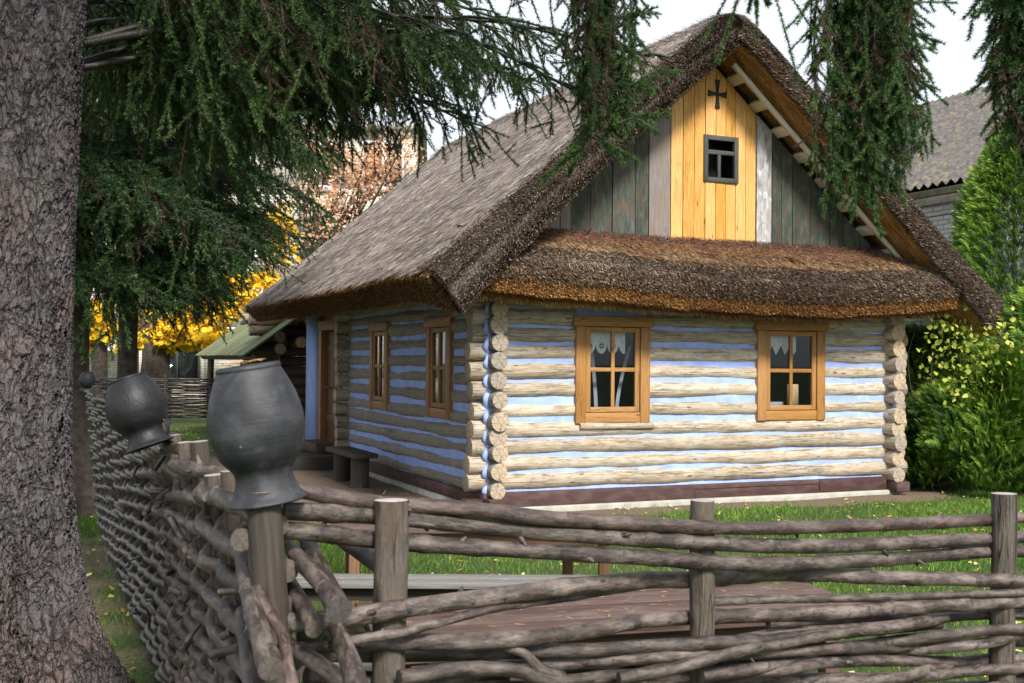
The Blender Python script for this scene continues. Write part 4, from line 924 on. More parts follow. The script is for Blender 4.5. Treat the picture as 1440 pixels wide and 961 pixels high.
Z = 4.72+(X+.45)*.60+.04*np.sin(Y*2*math.pi/.21)+.012*((X*1.25) % 1.0); mb.grid(np.stack([X, Y, Z], -1)); mb.grid(np.stack([9.2-X, Y, Z], -1)[:, ::-1])
mb.build('corrugated_roof', M['slate'], rb, smooth=True)
mb = MB(); mb.b2((8.8, -12, 0), (9.1, 11, 4.6)); mb.prism([(0.3, 0), (8.8, 0), (8.8, 4.7), (4.6, 7.6), (.3, 5.0)], 10.9, 11, M=lambda p: (p[0], p[2], p[1])); mb.build('end_wall', M['wbrick'], rb)

# ------------------------------------------------------------------ left far brick building
lb = empty('brick_apartment_block', (-13, 36, 0), R(4), 'tall pale brick building far behind the spruces and yellow maples', 'building')
M['pbrick'] = brick('pale_yellow_brick', (.58, .53, .44), (.70, .65, .56), (.38, .34, .30), .26, .085)
LH = [(1.6, 3.1, .8, 2.6), (2.7+2.2, 6.6, 0.0, 2.5), (7.9, 9.3, .9, 2.6), (-2.6, -1.1, .9, 2.6)]
for fl_ in (4.0, 7.1):
    for x in (-5.5, -2.6, .3, 3.2, 6.1, 8.1): LH.append((x, x+1.4, fl_, fl_+1.6))
mb = MB()
def bw2(mb, y, x0, x1, z0, z1, holes, t=.35):
    xs = sorted({x0, x1, *[h[0] for h in holes], *[h[1] for h in holes]}); zs = sorted({z0, z1, *[h[2] for h in holes], *[h[3] for h in holes]})
    for a, b_ in zip(xs[:-1], xs[1:]):
        for c, d in zip(zs[:-1], zs[1:]):
            if any(h[0] <= a and b_ <= h[1] and h[2] <= c and d <= h[3] for h in holes): continue
            V = np.array([(a, y, c), (b_, y, c), (b_, y, d), (a, y, d), (a, y+t, c), (b_, y+t, c), (b_, y+t, d), (a, y+t, d)])
            f = np.array([[0, 1, 2, 3], [5, 4, 7, 6], [1, 0, 4, 5], [3, 2, 6, 7], [1, 5, 6, 2], [0, 3, 7, 4]]); mb.add(V, f, V[f][:, :, [0, 2]])
bw2(mb, 0, -9, 9.9, 0, 9.0, LH); V_ = None
mb.build('wall', M['pbrick'], lb)
mb = MB(); mb.b2((9.6, .36, 0), (9.9, 9, 9)); mb.b2((-9, .36, 0), (-8.7, 9, 9)); mb.b2((-8.69, 8.7, 0), (9.59, 9, 9)); mb.build('side_wall', M['pbrick'], lb)
mb = MB(); mb.b2((-9.3, -.3, 9.002), (10.2, 9.3, 9.2)); mb.build('roof', M['cornice'], lb)
M['whitepaint'] = plain('white_paint', (.62, .62, .62), .6, 10, .08, .02)
for (a, b_, c, d) in LH:
    mb = MB()
    for lo, hi in (((a, .02, c), (a+.09, .12, d)), ((b_-.09, .02, c), (b_, .12, d)), ((a+.09, .02, c), (b_-.09, .12, c+.09)), ((a+.09, .02, d-.09), (b_-.09, .12, d)), (((a+b_)/2-.04, .03, c+.09), ((a+b_)/2+.04, .11, d-.09))): mb.b2(lo, hi)
    dk = c < 2.0
    wn = mb.build('window', M['darkframe'] if dk else M['whitepaint'], lb); mb = MB(); mb.b2((a+.05, .06, c+.05), (b_-.05, .07, d-.05)); mb.build('pane', M['glass'], wn); mb = MB(); mb.b2((a-.1, .36, c-.1), (b_+.1, .5, d+.1)); mb.build('unlit_room_panel', M['dark'], wn)  # the dark sheet behind each pane stands in for an unlit room
    if not dk:
        mb = MB(); mb.b2((a-.12, -.12, c-.12), (b_+.12, -.001, c)); mb.build('window_sill', M['cornice'], wn)
acp = at(154, 476, 35.4)
ac = empty('air_conditioner', acp-np.array([0, 0, .4]), R(4), 'white air conditioner unit on the pale brick wall beside a yellow maple', 'air conditioner')
mb = MB(); mb.b2((-.55, -.3, 0), (.55, .35, .85)); body = mb.build('casing', M['whitepaint'], ac, bevel=.03)
mb = MB()
for r_ in (.1, .18, .26, .33): a = np.linspace(0, 2*math.pi, 30); mb.tube(np.stack([r_*np.cos(a)-.1, 0*a-.31, r_*np.sin(a)+.43], -1), .012, 6, caps=False)
mb.build('fan_grille', M['darkframe'], ac)

# ------------------------------------------------------------------ foliage
M['needle'] = rndmat('spruce_needles', [(0, (.010, .026, .008)), (.4, (.030, .074, .018)), (.75, (.075, .150, .034)), (1, (.15, .24, .06))], .55, .35, .15)
M['needle_far'] = rndmat('dark_spruce_needles', [(0, (.010, .028, .012)), (.5, (.033, .080, .028)), (.85, (.075, .150, .045)), (1, (.16, .22, .07))], .6, .3, .15)
M['twig'] = rndmat('dead_brown_twigs', [(0, (.03, .018, .015)), (1, (.10, .062, .045))], .9)
M['branch'] = bark_rod('branch_bark', (.008, .006, .005), (.018, .015, .012), (.034, .029, .024))
class Spruce:
    def __init__(s): s.w = MB(); s.nd = MB(); s.segs = []; s.dead = []
    def line(s, P, r, seg=5):
        s.w.tube(P, np.linspace(r, r*.25, len(P)), seg, caps=False)
    def bough(s, base, d, Lg, droop=.25, rise=.1, spread=.5, hang=.45, sub=14, r=.02, tw=.16, deadf=.1, outw=.75):
        """limb from base towards d, with side branches and hanging twigs"""
        base = np.asarray(base, float); d = nrm(np.asarray(d, float)); t = np.linspace(0, 1, 12)
        P = base+d*Lg*t[:, None]; P[:, 2] += rise*Lg*np.sin(t*math.pi)*.6-droop*Lg*t**2; P += .02*Lg*np.stack([wob(P, 2), wob(P+5, 2), wob(P+9, 2)], -1)
        s.line(P, r)
        sd_ = nrm(np.cross(d, [0, 0, 1.]))
        for q in range(sub):
            f = (q+RS.uniform(.2, 1))/sub; f = .12+.88*f; i = min(10, int(f*11)); p = P[i]+(P[i+1]-P[i])*(f*11-i)
            sg = 1 if q % 2 else -1; l2 = spread*Lg*(1.05-f)**.7*RS.uniform(.5, 1.1)+.06
            d2 = nrm(sd_*sg*RS.uniform(.5, 1)+d*RS.uniform(.4, 1)); tt = np.linspace(0, 1, 6); Q = p+d2*l2*tt[:, None]; Q[:, 2] -= l2*.35*tt**1.6
            s.line(Q, r*.4, 4)
            for i2 in range(5): s.segs.append((Q[i2], Q[i2+1]))
            m = max(2, int(l2/ (tw*.38)))
            for k in range(m):
                g = RS.uniform(.08, 1); p2 = p+d2*l2*g; p2 = p2-np.array([0, 0, l2*.35*g**1.6]); l3 = hang*RS.uniform(.35, 1.15)*(1-.35*f)
                d3 = nrm(np.array([0, 0, -1.])+d2*RS.uniform(0, outw)*1.5+RS.normal(0, .24, 3)); tt3 = np.linspace(0, 1, 4); A = p2+d3*l3*tt3[:, None]+np.array([0, 0, 1])*0; A += RS.normal(0, .012, A.shape)*tt3[:, None]
                isdead = RS.rand() < deadf
                (s.dead if isdead else s.segs).extend([(A[j], A[j+1]) for j in range(3)])
                if RS.rand() < .75:
                    for _ in range(2):
                        j = RS.randint(0, 3); dd = nrm(d3+RS.normal(0, .55, 3)); l4 = l3*RS.uniform(.25, .5); (s.dead if isdead else s.segs).append((A[j], A[j]+dd*l4))
        for i in range(6, 11): s.segs.append((P[i], P[i+1]))
        return P
    def finish(s, parent, per_m, nl, nw, mat='needle', name='crown', org=(0, 0, 0), stemr=.003):
        org = np.asarray(org)
        S = np.array([a for a, b in s.segs]); E = np.array([b for a, b in s.segs]); Ls = np.linalg.norm(E-S, axis=1); n = int(Ls.sum()*per_m)
        idx = RS.choice(len(S), n, p=Ls/Ls.sum()); t = RS.rand(n)[:, None]; P = S[idx]*(1-t)+E[idx]*t; T = nrm(E[idx]-S[idx])
        pr = nrm(np.cross(T, RS.normal(0, 1, (n, 3)))); D = nrm(T*RS.uniform(.5, 1.1, n)[:, None]+pr*RS.uniform(.6, 1, n)[:, None]); D[:, 2] += .12
        segt = RS.rand(len(S))[idx]
        tone = np.clip(.25*segt+RS.normal(.30, .14, n)+.22*wob(P, 3.2)+.18*t[:, 0], 0, 1)
        mb = MB(); tris(mb, P-org, D, RS.normal(0, 1, (n, 3)), RS.uniform(.7, 1.15, n)*nl, nw, tone)
        # twig stems
        allseg = s.segs+s.dead; S2 = np.array([a for a, b in allseg]); E2 = np.array([b for a, b in allseg]); D2 = E2-S2; ln = np.linalg.norm(D2, axis=1)
        for _ in range(2): strands(mb, S2-org, D2, RS.normal(0, 1, D2.shape), ln, stemr*2, RS.rand(len(S2)), .7, mi=1)
        if s.dead:
            S = np.array([a for a, b in s.dead]); E = np.array([b for a, b in s.dead]); Ls = np.linalg.norm(E-S, axis=1); n = int(Ls.sum()*per_m*.25)
            idx = RS.choice(len(S), n, p=Ls/Ls.sum()); t = RS.rand(n)[:, None]; P = S[idx]*(1-t)+E[idx]*t; T = nrm(E[idx]-S[idx]); D = nrm(T+.5*RS.normal(0, 1, (n, 3)))
            strands(mb, P-org, D, RS.normal(0, 1, (n, 3)), nl*1.6, nw*.8, RS.rand(n), .5, mi=1)
        o = mb.build(name, [M[mat], M['twig']], parent)
        if s.w.V:
            s.w.build('limb', [M['branch'], M['branch']], parent, smooth=True, loc=org) if False else None
            wv = MB(); 
            for (Vv) in s.w.V: pass
            s.w.V = [v-org for v in s.w.V]; s.w.build('limbs', [M['branch'], M['branch']], parent, smooth=True)
        return o
# bark for the great trunk
def sprucebark():
    t = NT('scaly_spruce_bark'); t.m.displacement_method = 'BOTH'
    c0 = t.n('ShaderNodeTexCoord'); mp = t.n('ShaderNodeMapping'); mp.inputs['Scale'].default_value = (1, 1, .48); t.l(c0.outputs['Object'], mp.inputs[0])
    nz = t.n('ShaderNodeTexNoise'); nz.inputs['Scale'].default_value = 9; nz.inputs['Detail'].default_value = 5; t.l(mp.outputs[0], nz.inputs['Vector'])
    ad = t.n('ShaderNodeMix'); ad.data_type = 'VECTOR'; ad.inputs[0].default_value = .15; t.l(mp.outputs[0], ad.inputs[4]); t.l(nz.outputs['Color'], ad.inputs[5])
    v1 = t.vor(ad.outputs[1], 34, 'DISTANCE_TO_EDGE'); v2 = t.vor(ad.outputs[1], 34, 'F1'); v3 = t.vor(ad.outputs[1], 85, 'DISTANCE_TO_EDGE')
    ed = t.ramp(v1.outputs['Distance'], [(.0, (0, 0, 0)), (.10, (.75, .75, .75)), (.3, (1, 1, 1))]); e3 = t.ramp(v3.outputs['Distance'], [(.0, (0, 0, 0)), (.12, (1, 1, 1))])
    n = t.noise(mp.outputs[0], 70, 6, .7); n2 = t.noise(mp.outputs[0], 3, 4)
    sp = t.n('ShaderNodeSeparateColor'); t.l(v2.outputs['Color'], sp.inputs[0])
    h = t.math('ADD', t.math('MULTIPLY', ed, t.math('MULTIPLY_ADD', sp.outputs[0], .8, .5)), t.math('MULTIPLY', e3, .22)); h = t.math('ADD', h, t.math('MULTIPLY', n, .25))
    c = t.ramp(n, [(.3, (.045, .041, .045)), (.7, (.185, .175, .19))]); c = t.mix(t.math('MULTIPLY', sp.outputs[1], .5), c, (.13, .10, .097))
    c = t.mix(t.ramp(n2, [(.5, (0, 0, 0)), (.7, (.4, .4, .4))]), c, (.20, .115, .085)); c = t.mix(t.ramp(t.noise(mp.outputs[0], 7, 5, .7), [(.55, (0, 0, 0)), (.7, (.45, .45, .45))]), c, (.17, .18, .145)); gte = t.ramp(t.noise(mp.outputs[0], 5, 5, .7), [(.35, (.35, .35, .35)), (.6, (1, 1, 1))]); c = t.mix(t.math('MULTIPLY', t.math('SUBTRACT', 1.0, ed), gte), c, (.016, .012, .010))
    dp = t.n('ShaderNodeDisplacement'); dp.inputs['Scale'].default_value = .017; dp.inputs['Midlevel'].default_value = .7; t.l(h, dp.inputs['Height']); t.l(dp.outputs[0], t.o.inputs['Displacement'])
    return t.base(c, .85)
M['bark'] = sprucebark()
def trunk(parent, base, top, rb_, rt, flare, nz=260, seg=300, mat='bark', ridges=5):
    z = np.linspace(0, 1, nz)**1.0; th = np.linspace(0, 2*math.pi, seg, endpoint=False); H = top[2]-base[2]
    r = rb_+(rt-rb_)*z; zz = z*H; fl_ = np.exp(-zz/.45)
    TH, Z = np.meshgrid(th, zz); Rr_ = r[:, None]*(1+.03*np.sin(TH*3+Z*.7)+.02*np.sin(TH*5-Z*1.3))+flare*fl_[:, None]*(1+.55*np.sin(TH*ridges+1.1)+.25*np.sin(TH*3+2))
    cx = base[0]+(top[0]-base[0])*z; cy = base[1]+(top[1]-base[1])*z
    V = np.stack([cx[:, None]+Rr_*np.cos(TH), cy[:, None]+Rr_*np.sin(TH), base[2]+Z], -1)-np.array([base[0], base[1], 0])
    V = np.concatenate([V, V[:, :1]], 1); mb = MB(); mb.grid(V[:, ::-1][::-1], uv=np.stack([Z[:, :1]+0*np.concatenate([TH, TH[:, :1]], 1), np.concatenate([TH*rb_, TH[:, :1]*rb_+2*math.pi*rb_], 1)], -1)); return mb.build('trunk', M[mat], parent, smooth=True)
# the great spruce on the left
BX, BY = -2.46, 5.15
big = empty('spruce_tree', (BX, BY, 0), 0, 'huge spruce with scaly grey trunk filling the left edge of the photo', 'tree', 'spruces on the left')
trunk(big, (BX, BY, -.1), (BX+.34, BY, 9), .365, .35, .34, nz=1500, seg=620)
# only its visible half needs to be dense; boughs reach right over the yard
s = Spruce(); org = np.array([BX, BY, 0])
def bp(px, py, Y): return at(px, py, Y)
def bough_to(s, A, B, **k):
    A = np.asarray(A); B = np.asarray(B); d = B-A; s.bough(A, d, np.linalg.norm(d), **k)
for (tx, ty, tY, az, kw) in (
    (920, 60, 5.6, 3.0, dict(droop=.02, rise=.10, spread=.26, hang=.50, sub=26)),
    (860, 130, 5.2, 3.3, dict(droop=.03, rise=.12, spread=.22, hang=.38, sub=24)),
    (800, -60, 5.0, 3.5, dict(droop=.02, rise=.12, spread=.26, hang=.45, sub=22)),
    (740, 20, 6.2, 3.2, dict(droop=.03, rise=.14, spread=.30, hang=.55, sub=24)),
    (735, 95, 6.0, 3.0, dict(droop=.03, rise=.14, spread=.34, hang=.55, sub=26)),
    (655, 150, 6.3, 2.9, dict(droop=.05, rise=.16, spread=.38, hang=.5, sub=26)),
    (640, 60, 5.8, 3.0, dict(droop=.04, rise=.16, spread=.36, hang=.6, sub=26)),
    (600, -20, 5.4, 3.4, dict(droop=.04, rise=.14, spread=.36, hang=.6, sub=26)),
    (560, 90, 6.4, 2.9, dict(droop=.05, rise=.18, spread=.40, hang=.6, sub=26)),
    (480, 10, 5.9, 3.2, dict(droop=.05, rise=.14, spread=.42, hang=.6, sub=24)),
    (430, 80, 6.6, 3.1, dict(droop=.05, rise=.14, spread=.45, hang=.6, sub=24)),
    (340, 10, 6.2, 3.2, dict(droop=.05, rise=.10, spread=.5, hang=.6, sub=20))):
    bough_to(s, (BX+.3, BY+.1, az), bp(tx, ty, tY), r=.022, deadf=.12, **kw)
for q in range(16):      # camera-side crown boughs, out of frame, added to shade the fence and pots
    a_ = RS.uniform(-2.9, -.15); s.bough((BX+.3*math.cos(a_), BY+.3*math.sin(a_), 4.3+.22*q), (math.cos(a_), math.sin(a_), .05), RS.uniform(2.6, 3.8), droop=.12, rise=.12, spread=.45, hang=.45, sub=18, r=.03, tw=.3)
s.finish(big, 700, .021, .0038, org=org)
# dark spruces further back, left
def back_spruce(px, Y, rt_, h0, reach, seed_n, label, dark=True, dirs=(0, 6.28), zmax=9, hang=.8):
    b_ = at(px, 600, Y); e = empty('spruce_tree', (b_[0], Y, 0), 0, label, 'tree', 'spruces on the left'); trunk(e, (b_[0], Y, -.05), (b_[0]+.1, Y, zmax+3), rt_, rt_*.8, rt_*.7, nz=90, seg=40, mat='bark_plain')
    s = Spruce()
    for q in range(seed_n):
        z = h0+(zmax-h0)*(q/seed_n)**1.15+RS.uniform(-.1, .1); a = RS.uniform(*dirs); rc = reach*RS.uniform(.65, 1.05)*min(1, max(.5, (z-1.4)/2.6))
        s.bough((b_[0], Y, z), (math.cos(a), math.sin(a), .05), rc, droop=.22, rise=.12, spread=.46, hang=hang*RS.uniform(.6, 1)*(1.35 if z < h0+1.6 else 1), sub=20, r=.03, tw=.26, outw=1.5)
    s.finish(e, 230, .042, .011, 'needle_far', org=(b_[0], Y, 0), stemr=.004); return e
M['bark_plain'] = plain('dark_spruce_bark', (.075, .06, .05), .9, 14, .5, .8)
back_spruce(97, 11.5, .17, 2.4, 3.3, 54, 'dark spruce with drooping boughs just behind the great trunk', dirs=(-1.9, 1.1))
back_spruce(176, 15.5, .13, 2.6, 2.9, 46, 'dark spruce further back whose boughs hang before the yellow maples', dirs=(-2.4, 1.0), zmax=8.5)
back_spruce(103, 18.5, .16, 4.4, 2.2, 20, 'farthest spruce standing past the end of the left fence', dirs=(-2.4, 1.2))
# hanging boughs at the right, near
def hanging(label, px, Y, ytop, ybot, wpx, nlimb, lat, seedside=0):
    top = at(px, ytop, Y); bot = at(px, ybot, Y); e = empty('spruce_bough', top, 0, label, 'branch', 'spruce boughs hanging into view'); s = Spruce(); H = top[2]-bot[2]; W = wpx/F*Y
    for q in range(nlimb):
        x = RS.normal(0, .24)*W; y = RS.normal(0, .2)*W; hh = H*RS.uniform(.5, 1.0); tt = np.linspace(0, 1, 14)
        P = np.stack([top[0]+x+.04*np.sin(tt*3+q)+.3*x*tt, Y+y+.02*np.cos(tt*4+q), top[2]+.1-(hh+.1)*tt], -1); s.line(P, .004, 4)
        dd = RS.rand() < .38
        for i in range(13):
            (s.dead if (dd and i < 9) else s.segs).append((P[i], P[i+1]))
            for _ in range(2):
                a = RS.uniform(0, 6.28); l = RS.uniform(.05, .16)*(1.1-.5*i/13); d = np.array([math.cos(a)*.7, math.sin(a)*.7, -RS.uniform(.5, 1.2)]); d = nrm(d)
                (s.dead if (dd and RS.rand() < .7) else s.segs).append((P[i], P[i]+d*l))
    up = catmull([(top[0], Y, top[2]+.05), (top[0]-.15, Y-.1, top[2]+.9), (top[0]-.5, Y-.5, top[2]+2.2), (top[0]-.9, Y-1.2, top[2]+3.6)], 6); s.w.tube(up, np.linspace(.008, .03, len(up)), 8, caps=False)
    for q in range(26):
        i = RS.randint(0, len(up)-4); a = RS.uniform(0, 6.28); p0 = up[i]; l = RS.uniform(.25, .7); d = nrm(np.array([math.cos(a)*.6, math.sin(a)*.6, -1.])); Q = p0+d*l*np.linspace(0, 1, 4)[:, None]; s.segs += [(Q[j], Q[j+1]) for j in range(3)]
    for (x0, y0, x1, y1, dz) in lat:
        A = at(x0, y0, Y); B = at(x1, y1, Y+dz); tt = np.linspace(0, 1, 8)[:, None]; P = A+(B-A)*tt; P[:, 2] += .05*np.sin(tt[:, 0]*3.1)*np.linalg.norm(B-A); s.line(P, .0045, 5); sd_ = nrm(B-A); ln = np.linalg.norm(B-A)
        for i in range(7):
            s.segs.append((P[i], P[i+1]))
            for sg in (-1, 1):
                d = nrm(sd_+np.array([0, RS.uniform(-.8, .8), sg*RS.uniform(.4, .9)-.35])); l = ln*RS.uniform(.15, .36)*(1.15-i/8); s.segs.append((P[i], P[i]+d*l))
    s.finish(e, 2100, .0165, .0024, org=top, stemr=.0022); return e
hanging('thick spruce bough hanging in front of the right rake of the thatched roof', 1222, 4.2, -70, 315, 100, 80,
        [(1210, 20, 1345, 5, .1), (1215, 40, 1328, 62, -.1), (1225, 80, 1318, 70, .15), (1230, 100, 1322, 128, 0), (1235, 170, 1300, 168, .1), (1240, 190, 1300, 205, 0), (1200, -10, 1130, 60, .1), (1190, 0, 1140, 110, .1), (1240, 120, 1280, 230, -.1), (1200, 200, 1240, 335, .1), (1190, 180, 1170, 320, .1), (1220, -20, 1300, 40, 0), (1215, 230, 1275, 285, .1)])
hanging('narrow spruce bough hanging at the right edge of the photo', 1440, 3.1, -80, 262, 42, 22, [(1435, -10, 1385, 18, 0), (1430, 60, 1405, 120, 0), (1435, 140, 1408, 200, 0), (1440, -20, 1390, 0, .1)])
hanging('single small spruce spray poking down above the thatched ridge', 1063, 4.0, -60, -8, 20, 3, [(1063, -30, 1064, 22, 0), (1063, -30, 1052, 18, 0), (1063, -30, 1080, 10, 0)])
hanging('spruce bough trailing over the left verge of the thatched roof', 845, 5.0, -40, 215, 80, 26,
        [(840, 60, 925, 10, 0), (850, 100, 905, 60, 0), (845, 140, 960, 100, .1), (850, 180, 945, 160, 0), (840, 200, 900, 230, 0), (840, 190, 880, 235, 0), (830, 180, 785, 235, 0), (820, 210, 760, 260, 0), (850, 150, 930, 190, .1), (840, 120, 920, 130, -.1), (855, 30, 930, 20, 0), (835, 160, 800, 250, .1)])

# arborvitae at right
M['thuja'] = rndmat('arborvitae_sprays', [(0, (.014, .040, .008)), (.35, (.055, .13, .016)), (.7, (.15, .27, .03)), (1, (.32, .42, .06))], .6, .3, .2)
def thuja(loc, H, Rm, n, label, shape):
    e = empty('arborvitae', (loc[0], loc[1], 0), 0, label, 'shrub', 'arborvitae at the right of the hut')
    mb = MB(); mb.tube([(0, 0, -.05), (.02, 0, H*.5), (0, .02, H*.93)], [.06, .035, .01], 8); mb.build('trunk', [M['bark_plain']]*2, e, smooth=True)
    mb = MB(); t = RS.rand(n)**.8; a = RS.uniform(0, 6.28, n); rr = Rm*shape(t)*(1+.18*np.sin(a*3+t*7)+.12*np.sin(a*5-t*17+1))*RS.uniform(.45, 1.0, n)**.45
    P = np.stack([rr*np.cos(a), rr*np.sin(a), .05+t*H], -1); O = np.stack([np.cos(a), np.sin(a), .45+0*a], -1); O = nrm(O+RS.normal(0, .3, (n, 3)))
    vert = nrm(np.cross(O, [0, 0, 1.])+RS.normal(0, .5, (n, 3)))
    S = nrm(np.cross(vert, O)); tone0 = np.clip(RS.normal(.35, .18, n)+.25*wob(P+loc[0], 3)+.12, 0, 1)
    inner = np.clip(rr/(Rm*shape(t)+.01), 0, 1)
    for k in range(9):
        f = k/8; sg = 1 if k % 2 else -1
        base = P+O*(.15*f)[..., None] if False else P+O*.15*f
        D = nrm(O*(.75)+S*sg*(.75-.3*f)+np.array([0, 0, -.15])) if k < 8 else O
        tris(mb, base, D, vert, RS.uniform(.05, .09, n)*(1.2-.6*f), .016, np.clip(tone0+.30*f-.08, 0, 1))
    mb.build('crown', M['thuja'], e); return e
dome = lambda t: np.sqrt(np.clip(1-(t*1.0-.25)**2/.62, 0.02, 1)); cone = lambda t: (1-t)**.75*.95+.05
def cone2(t): return np.where(t < .15, .8+t, .95*(1-((t-.15)/.85))**.8+.04)
for (px, Y, H, Rm, n, lab, sh) in ((1318, 15.2, 2.0, .95, 11000, 'low spreading bright green arborvitae right beside the hut corner', dome),
                          (1398, 14.6, 1.75, 1.0, 12000, 'low dense arborvitae in the middle below the tall one', dome),
                          (1425, 15.9, 4.9, 1.4, 14000, 'tall loose conical arborvitae before the mossy roofed building', cone2),
                          (1500, 14.8, 2.6, 1.1, 9000, 'arborvitae cut off by the right edge of the photo', dome),
                          (1362, 16.6, 3.0, .8, 6000, 'medium arborvitae between the building window and the tall conical one', cone2)):
    p = at(px, 600, Y); thuja((p[0], Y), H, Rm, n, lab, sh)
def leafy(name, loc, label, cat, pts_fn, n, size, mat, trunk_fn=None, group=None, crown='crown', drop=.3):
    e = empty(name, loc, 0, label, cat, group)
    if trunk_fn:
        mb = MB(); trunk_fn(mb); mb.build('trunk', [M['bark_plain']]*2, e, smooth=True)
    mb = MB(); P = pts_fn(n); n = len(P); N = nrm(RS.normal(0, 1, (n, 3))+np.array([0, -.4, .5])); D = nrm(RS.normal(0, 1, (n, 3))+np.array([0, 0, -drop])); tone = np.clip(RS.normal(.5, .2, n)+.2*wob(P, 2), 0, 1)
    # leaf: hexagon-like lobed blade of two quads folded at the midrib
    S = nrm(np.cross(D, N)); Ls = (size*RS.uniform(.6, 1.2, n))[:, None]; N2 = nrm(np.cross(S, D))
    a = P; b_ = P+D*Ls*.45+S*Ls*.48+N2*Ls*.12; c = P+D*Ls; d = P+D*Ls*.45-S*Ls*.48+N2*Ls*.12; f1 = P+D*Ls*.8+S*Ls*.26+N2*Ls*.05; f2 = P+D*Ls*.8-S*Ls*.26+N2*Ls*.05
    V = np.stack([a, b_, f1, c, f2, d], 1).reshape(-1, 3); base = np.arange(n)[:, None]*6
    mb.add(V, base+np.array([[0, 1, 2, 3]]), None, 0, tone); mb.F.append((mb.F[-1][0]-0*1, None, None, None)) if False else None
    mb.n -= len(V); mb.V.pop(); q = mb.F.pop(); mb.V.append(V); mb.F.append(q); F2 = base+np.array([[0, 3, 4, 5]]); mb.F.append((F2+mb.n, np.zeros((n, 4, 2)), np.zeros(n, int), tone)); mb.n += len(V)
    mb.build(crown, M[mat], e); return e
M['vine'] = rndmat('yellow_green_vine_leaves', [(0, (.14, .22, .03)), (.5, (.36, .42, .06)), (1, (.62, .60, .14))], .6, .3, .3)
vp = at(1345, 540, 14.0)
def vinepts(n):
    cl = [(1315, 478), (1322, 495), (1335, 478), (1330, 520), (1348, 505), (1365, 478), (1390, 470), (1410, 468), (1385, 500), (1342, 540), (1328, 545), (1400, 520), (1425, 480), (1352, 470), (1318, 515)]
    out_ = []
    for i in range(n): c = cl[RS.randint(len(cl))]; out_.append(at(c[0]+RS.normal(0, 15), c[1]+RS.normal(0, 17), 13.75+RS.normal(0, .15))-np.array([vp[0], 14.0, 0]))
    return np.array(out_)
leafy('climbing_vine', (vp[0], 14.0, 0), 'yellowing vine leaves trailing over the arborvitae next to the hut', 'vine', vinepts, 300, .07, 'vine',
      lambda mb: [mb.tube(catmull([(0+x*.3, .35, 0), (x*.5-.1, .3, .8), (x, .28, 1.6), (x+.1, .28, 2.1)], 5), .008, 5) for x in (-.5, -.2, .2, .6)], crown='foliage')
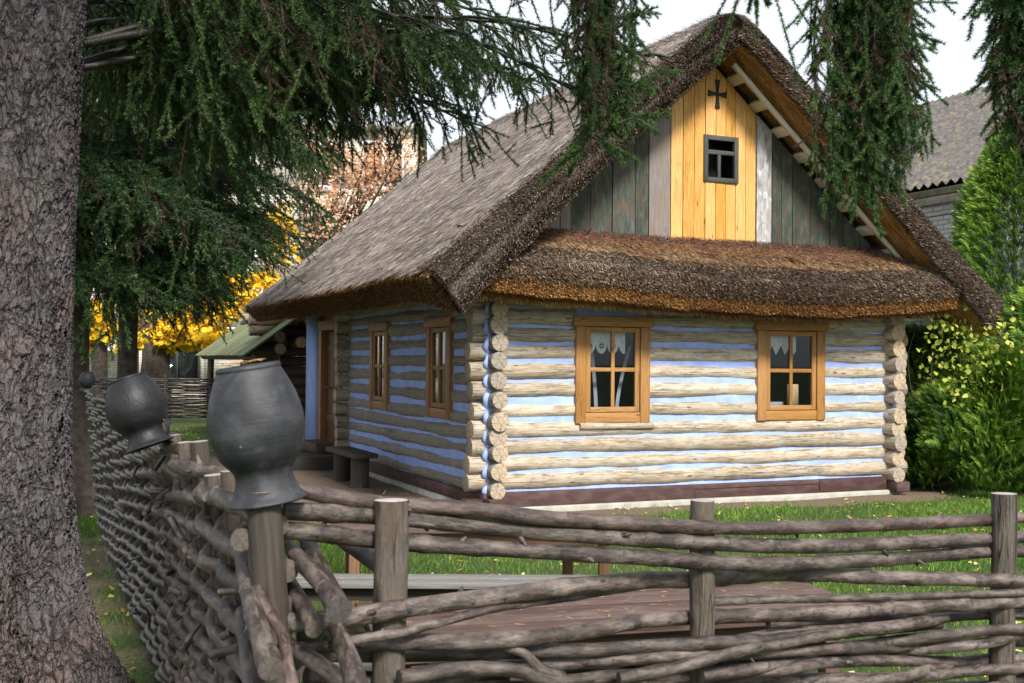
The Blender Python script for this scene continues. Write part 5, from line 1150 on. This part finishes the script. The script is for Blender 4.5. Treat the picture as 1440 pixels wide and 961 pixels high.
# yellow maples, orange tree
M['maple'] = rndmat('yellow_maple_leaves', [(0, (.70, .38, .01)), (.5, (.92, .62, .02)), (1, (.95, .80, .10))], .6, .2, .35)
M['orangeleaf'] = rndmat('rusty_leaves', [(0, (.36, .17, .10)), (.5, (.72, .42, .26)), (.85, (.82, .60, .42)), (1, (.9, .72, .3))], .7, .2, .35)
def maple(px, Y, r, blobs, n, size, label, mat='maple', ttop=430):
    b_ = at(px, 600, Y)
    def pf(n):
        out_ = []; w_ = np.array([q[2]*q[3] for q in blobs], float); w_ /= w_.sum(); ch = RS.choice(len(blobs), n, p=w_)
        for c in ch:
            x, y, rx, ry = blobs[c]; d = nrm(RS.normal(0, 1, 3))*RS.rand()**.35; out_.append(at(x+d[0]*rx, y+d[2]*ry, Y+d[1]*rx/F*Y*.9)-np.array([b_[0], Y, 0]))
        P = np.array(out_); return P[wob(P, 3.2)+RS.normal(0, .3, n) > (-.22 if mat == 'maple' else .0)]
    def tf(mb):
        tt = at(px+4, ttop, Y)-np.array([b_[0], Y, 0]); mb.tube(catmull([(0, 0, -.05), (0.03, 0, tt[2]*.5), tuple(tt)], 6), np.linspace(r, r*.7, 13 if False else 12 if False else len(catmull([(0, 0, 0), (0, 0, 1), (0, 0, 2)], 6))), 10, amp=.06)
        for (x, y, rx, ry) in blobs:
            e_ = at(x, y, Y)-np.array([b_[0], Y, 0])
            for _ in range(3 if mat == 'maple' else 8): mb.tube(catmull([tuple(tt), tuple((tt+e_)/2+RS.normal(0, .15, 3)), tuple(e_+RS.normal(0, rx/F*Y*.5, 3))], 5), np.linspace(r*.4, r*.06, 10 if False else len(catmull([(0, 0, 0), (0, 0, 1), (0, 0, 2)], 5))), 6, caps=False)
    return leafy('maple_tree' if mat == 'maple' else 'autumn_tree', (b_[0], Y, 0), label, 'tree', pf, n, size, mat, tf, 'autumn trees before the far building')
maple(137, 26, .22, [(130, 440, 28, 18), (140, 465, 24, 16), (125, 480, 14, 10)], 1500, .17, 'yellow maple nearest the great trunk, beside the air conditioner')
maple(216, 27, .42, [(250, 465, 48, 20), (285, 475, 45, 16), (310, 440, 35, 14), (235, 480, 30, 14), (330, 425, 30, 14), (205, 440, 24, 14), (270, 440, 40, 18)], 5200, .17, 'yellow maple with thick trunk and broad low crown above the far fence')
maple(183, 25, .17, [(178, 490, 18, 12), (190, 478, 16, 10), (395, 330, 28, 50), (370, 400, 25, 20), (320, 400, 30, 18)], 1500, .15, 'slender maple with thin yellow and bare twigs in the middle of the group')
maple(430, 29, .16, [(430, 300, 55, 60), (480, 250, 60, 50), (520, 240, 45, 45), (410, 380, 40, 30), (470, 320, 40, 40), (440, 210, 50, 40), (560, 215, 40, 35)], 7000, .085, 'rusty orange leaved tree beyond the low end of the thatched roof', 'orangeleaf', 420)

# little fern-like weed by the far fence and the low hedge at the horizon
M['hedge'] = rndmat('hedge_leaves', [(0, (.02, .04, .012)), (.6, (.07, .11, .03)), (1, (.22, .22, .06))], .7, .2, .2)
def hp(n): return np.stack([RS.uniform(-30, 40, n), RS.uniform(0, 2.5, n), RS.rand(n)**.6*2.6*(1+.2*np.sin(np.arange(n)))], -1)
mbh = MB(); P = hp(26000); n = len(P); strands(mbh, P+np.array([0, 46, 0]), RS.normal(0, 1, (n, 3)), RS.normal(0, 1, (n, 3)), .35, .25, RS.rand(n), .5)
tag(mbh.build('hedge', M['hedge']), 'distant hedge line beyond the buildings', 'hedge', kind='stuff')
print('objects', len(bpy.data.objects), 'polys', sum(len(m.polygons) for m in bpy.data.meshes))
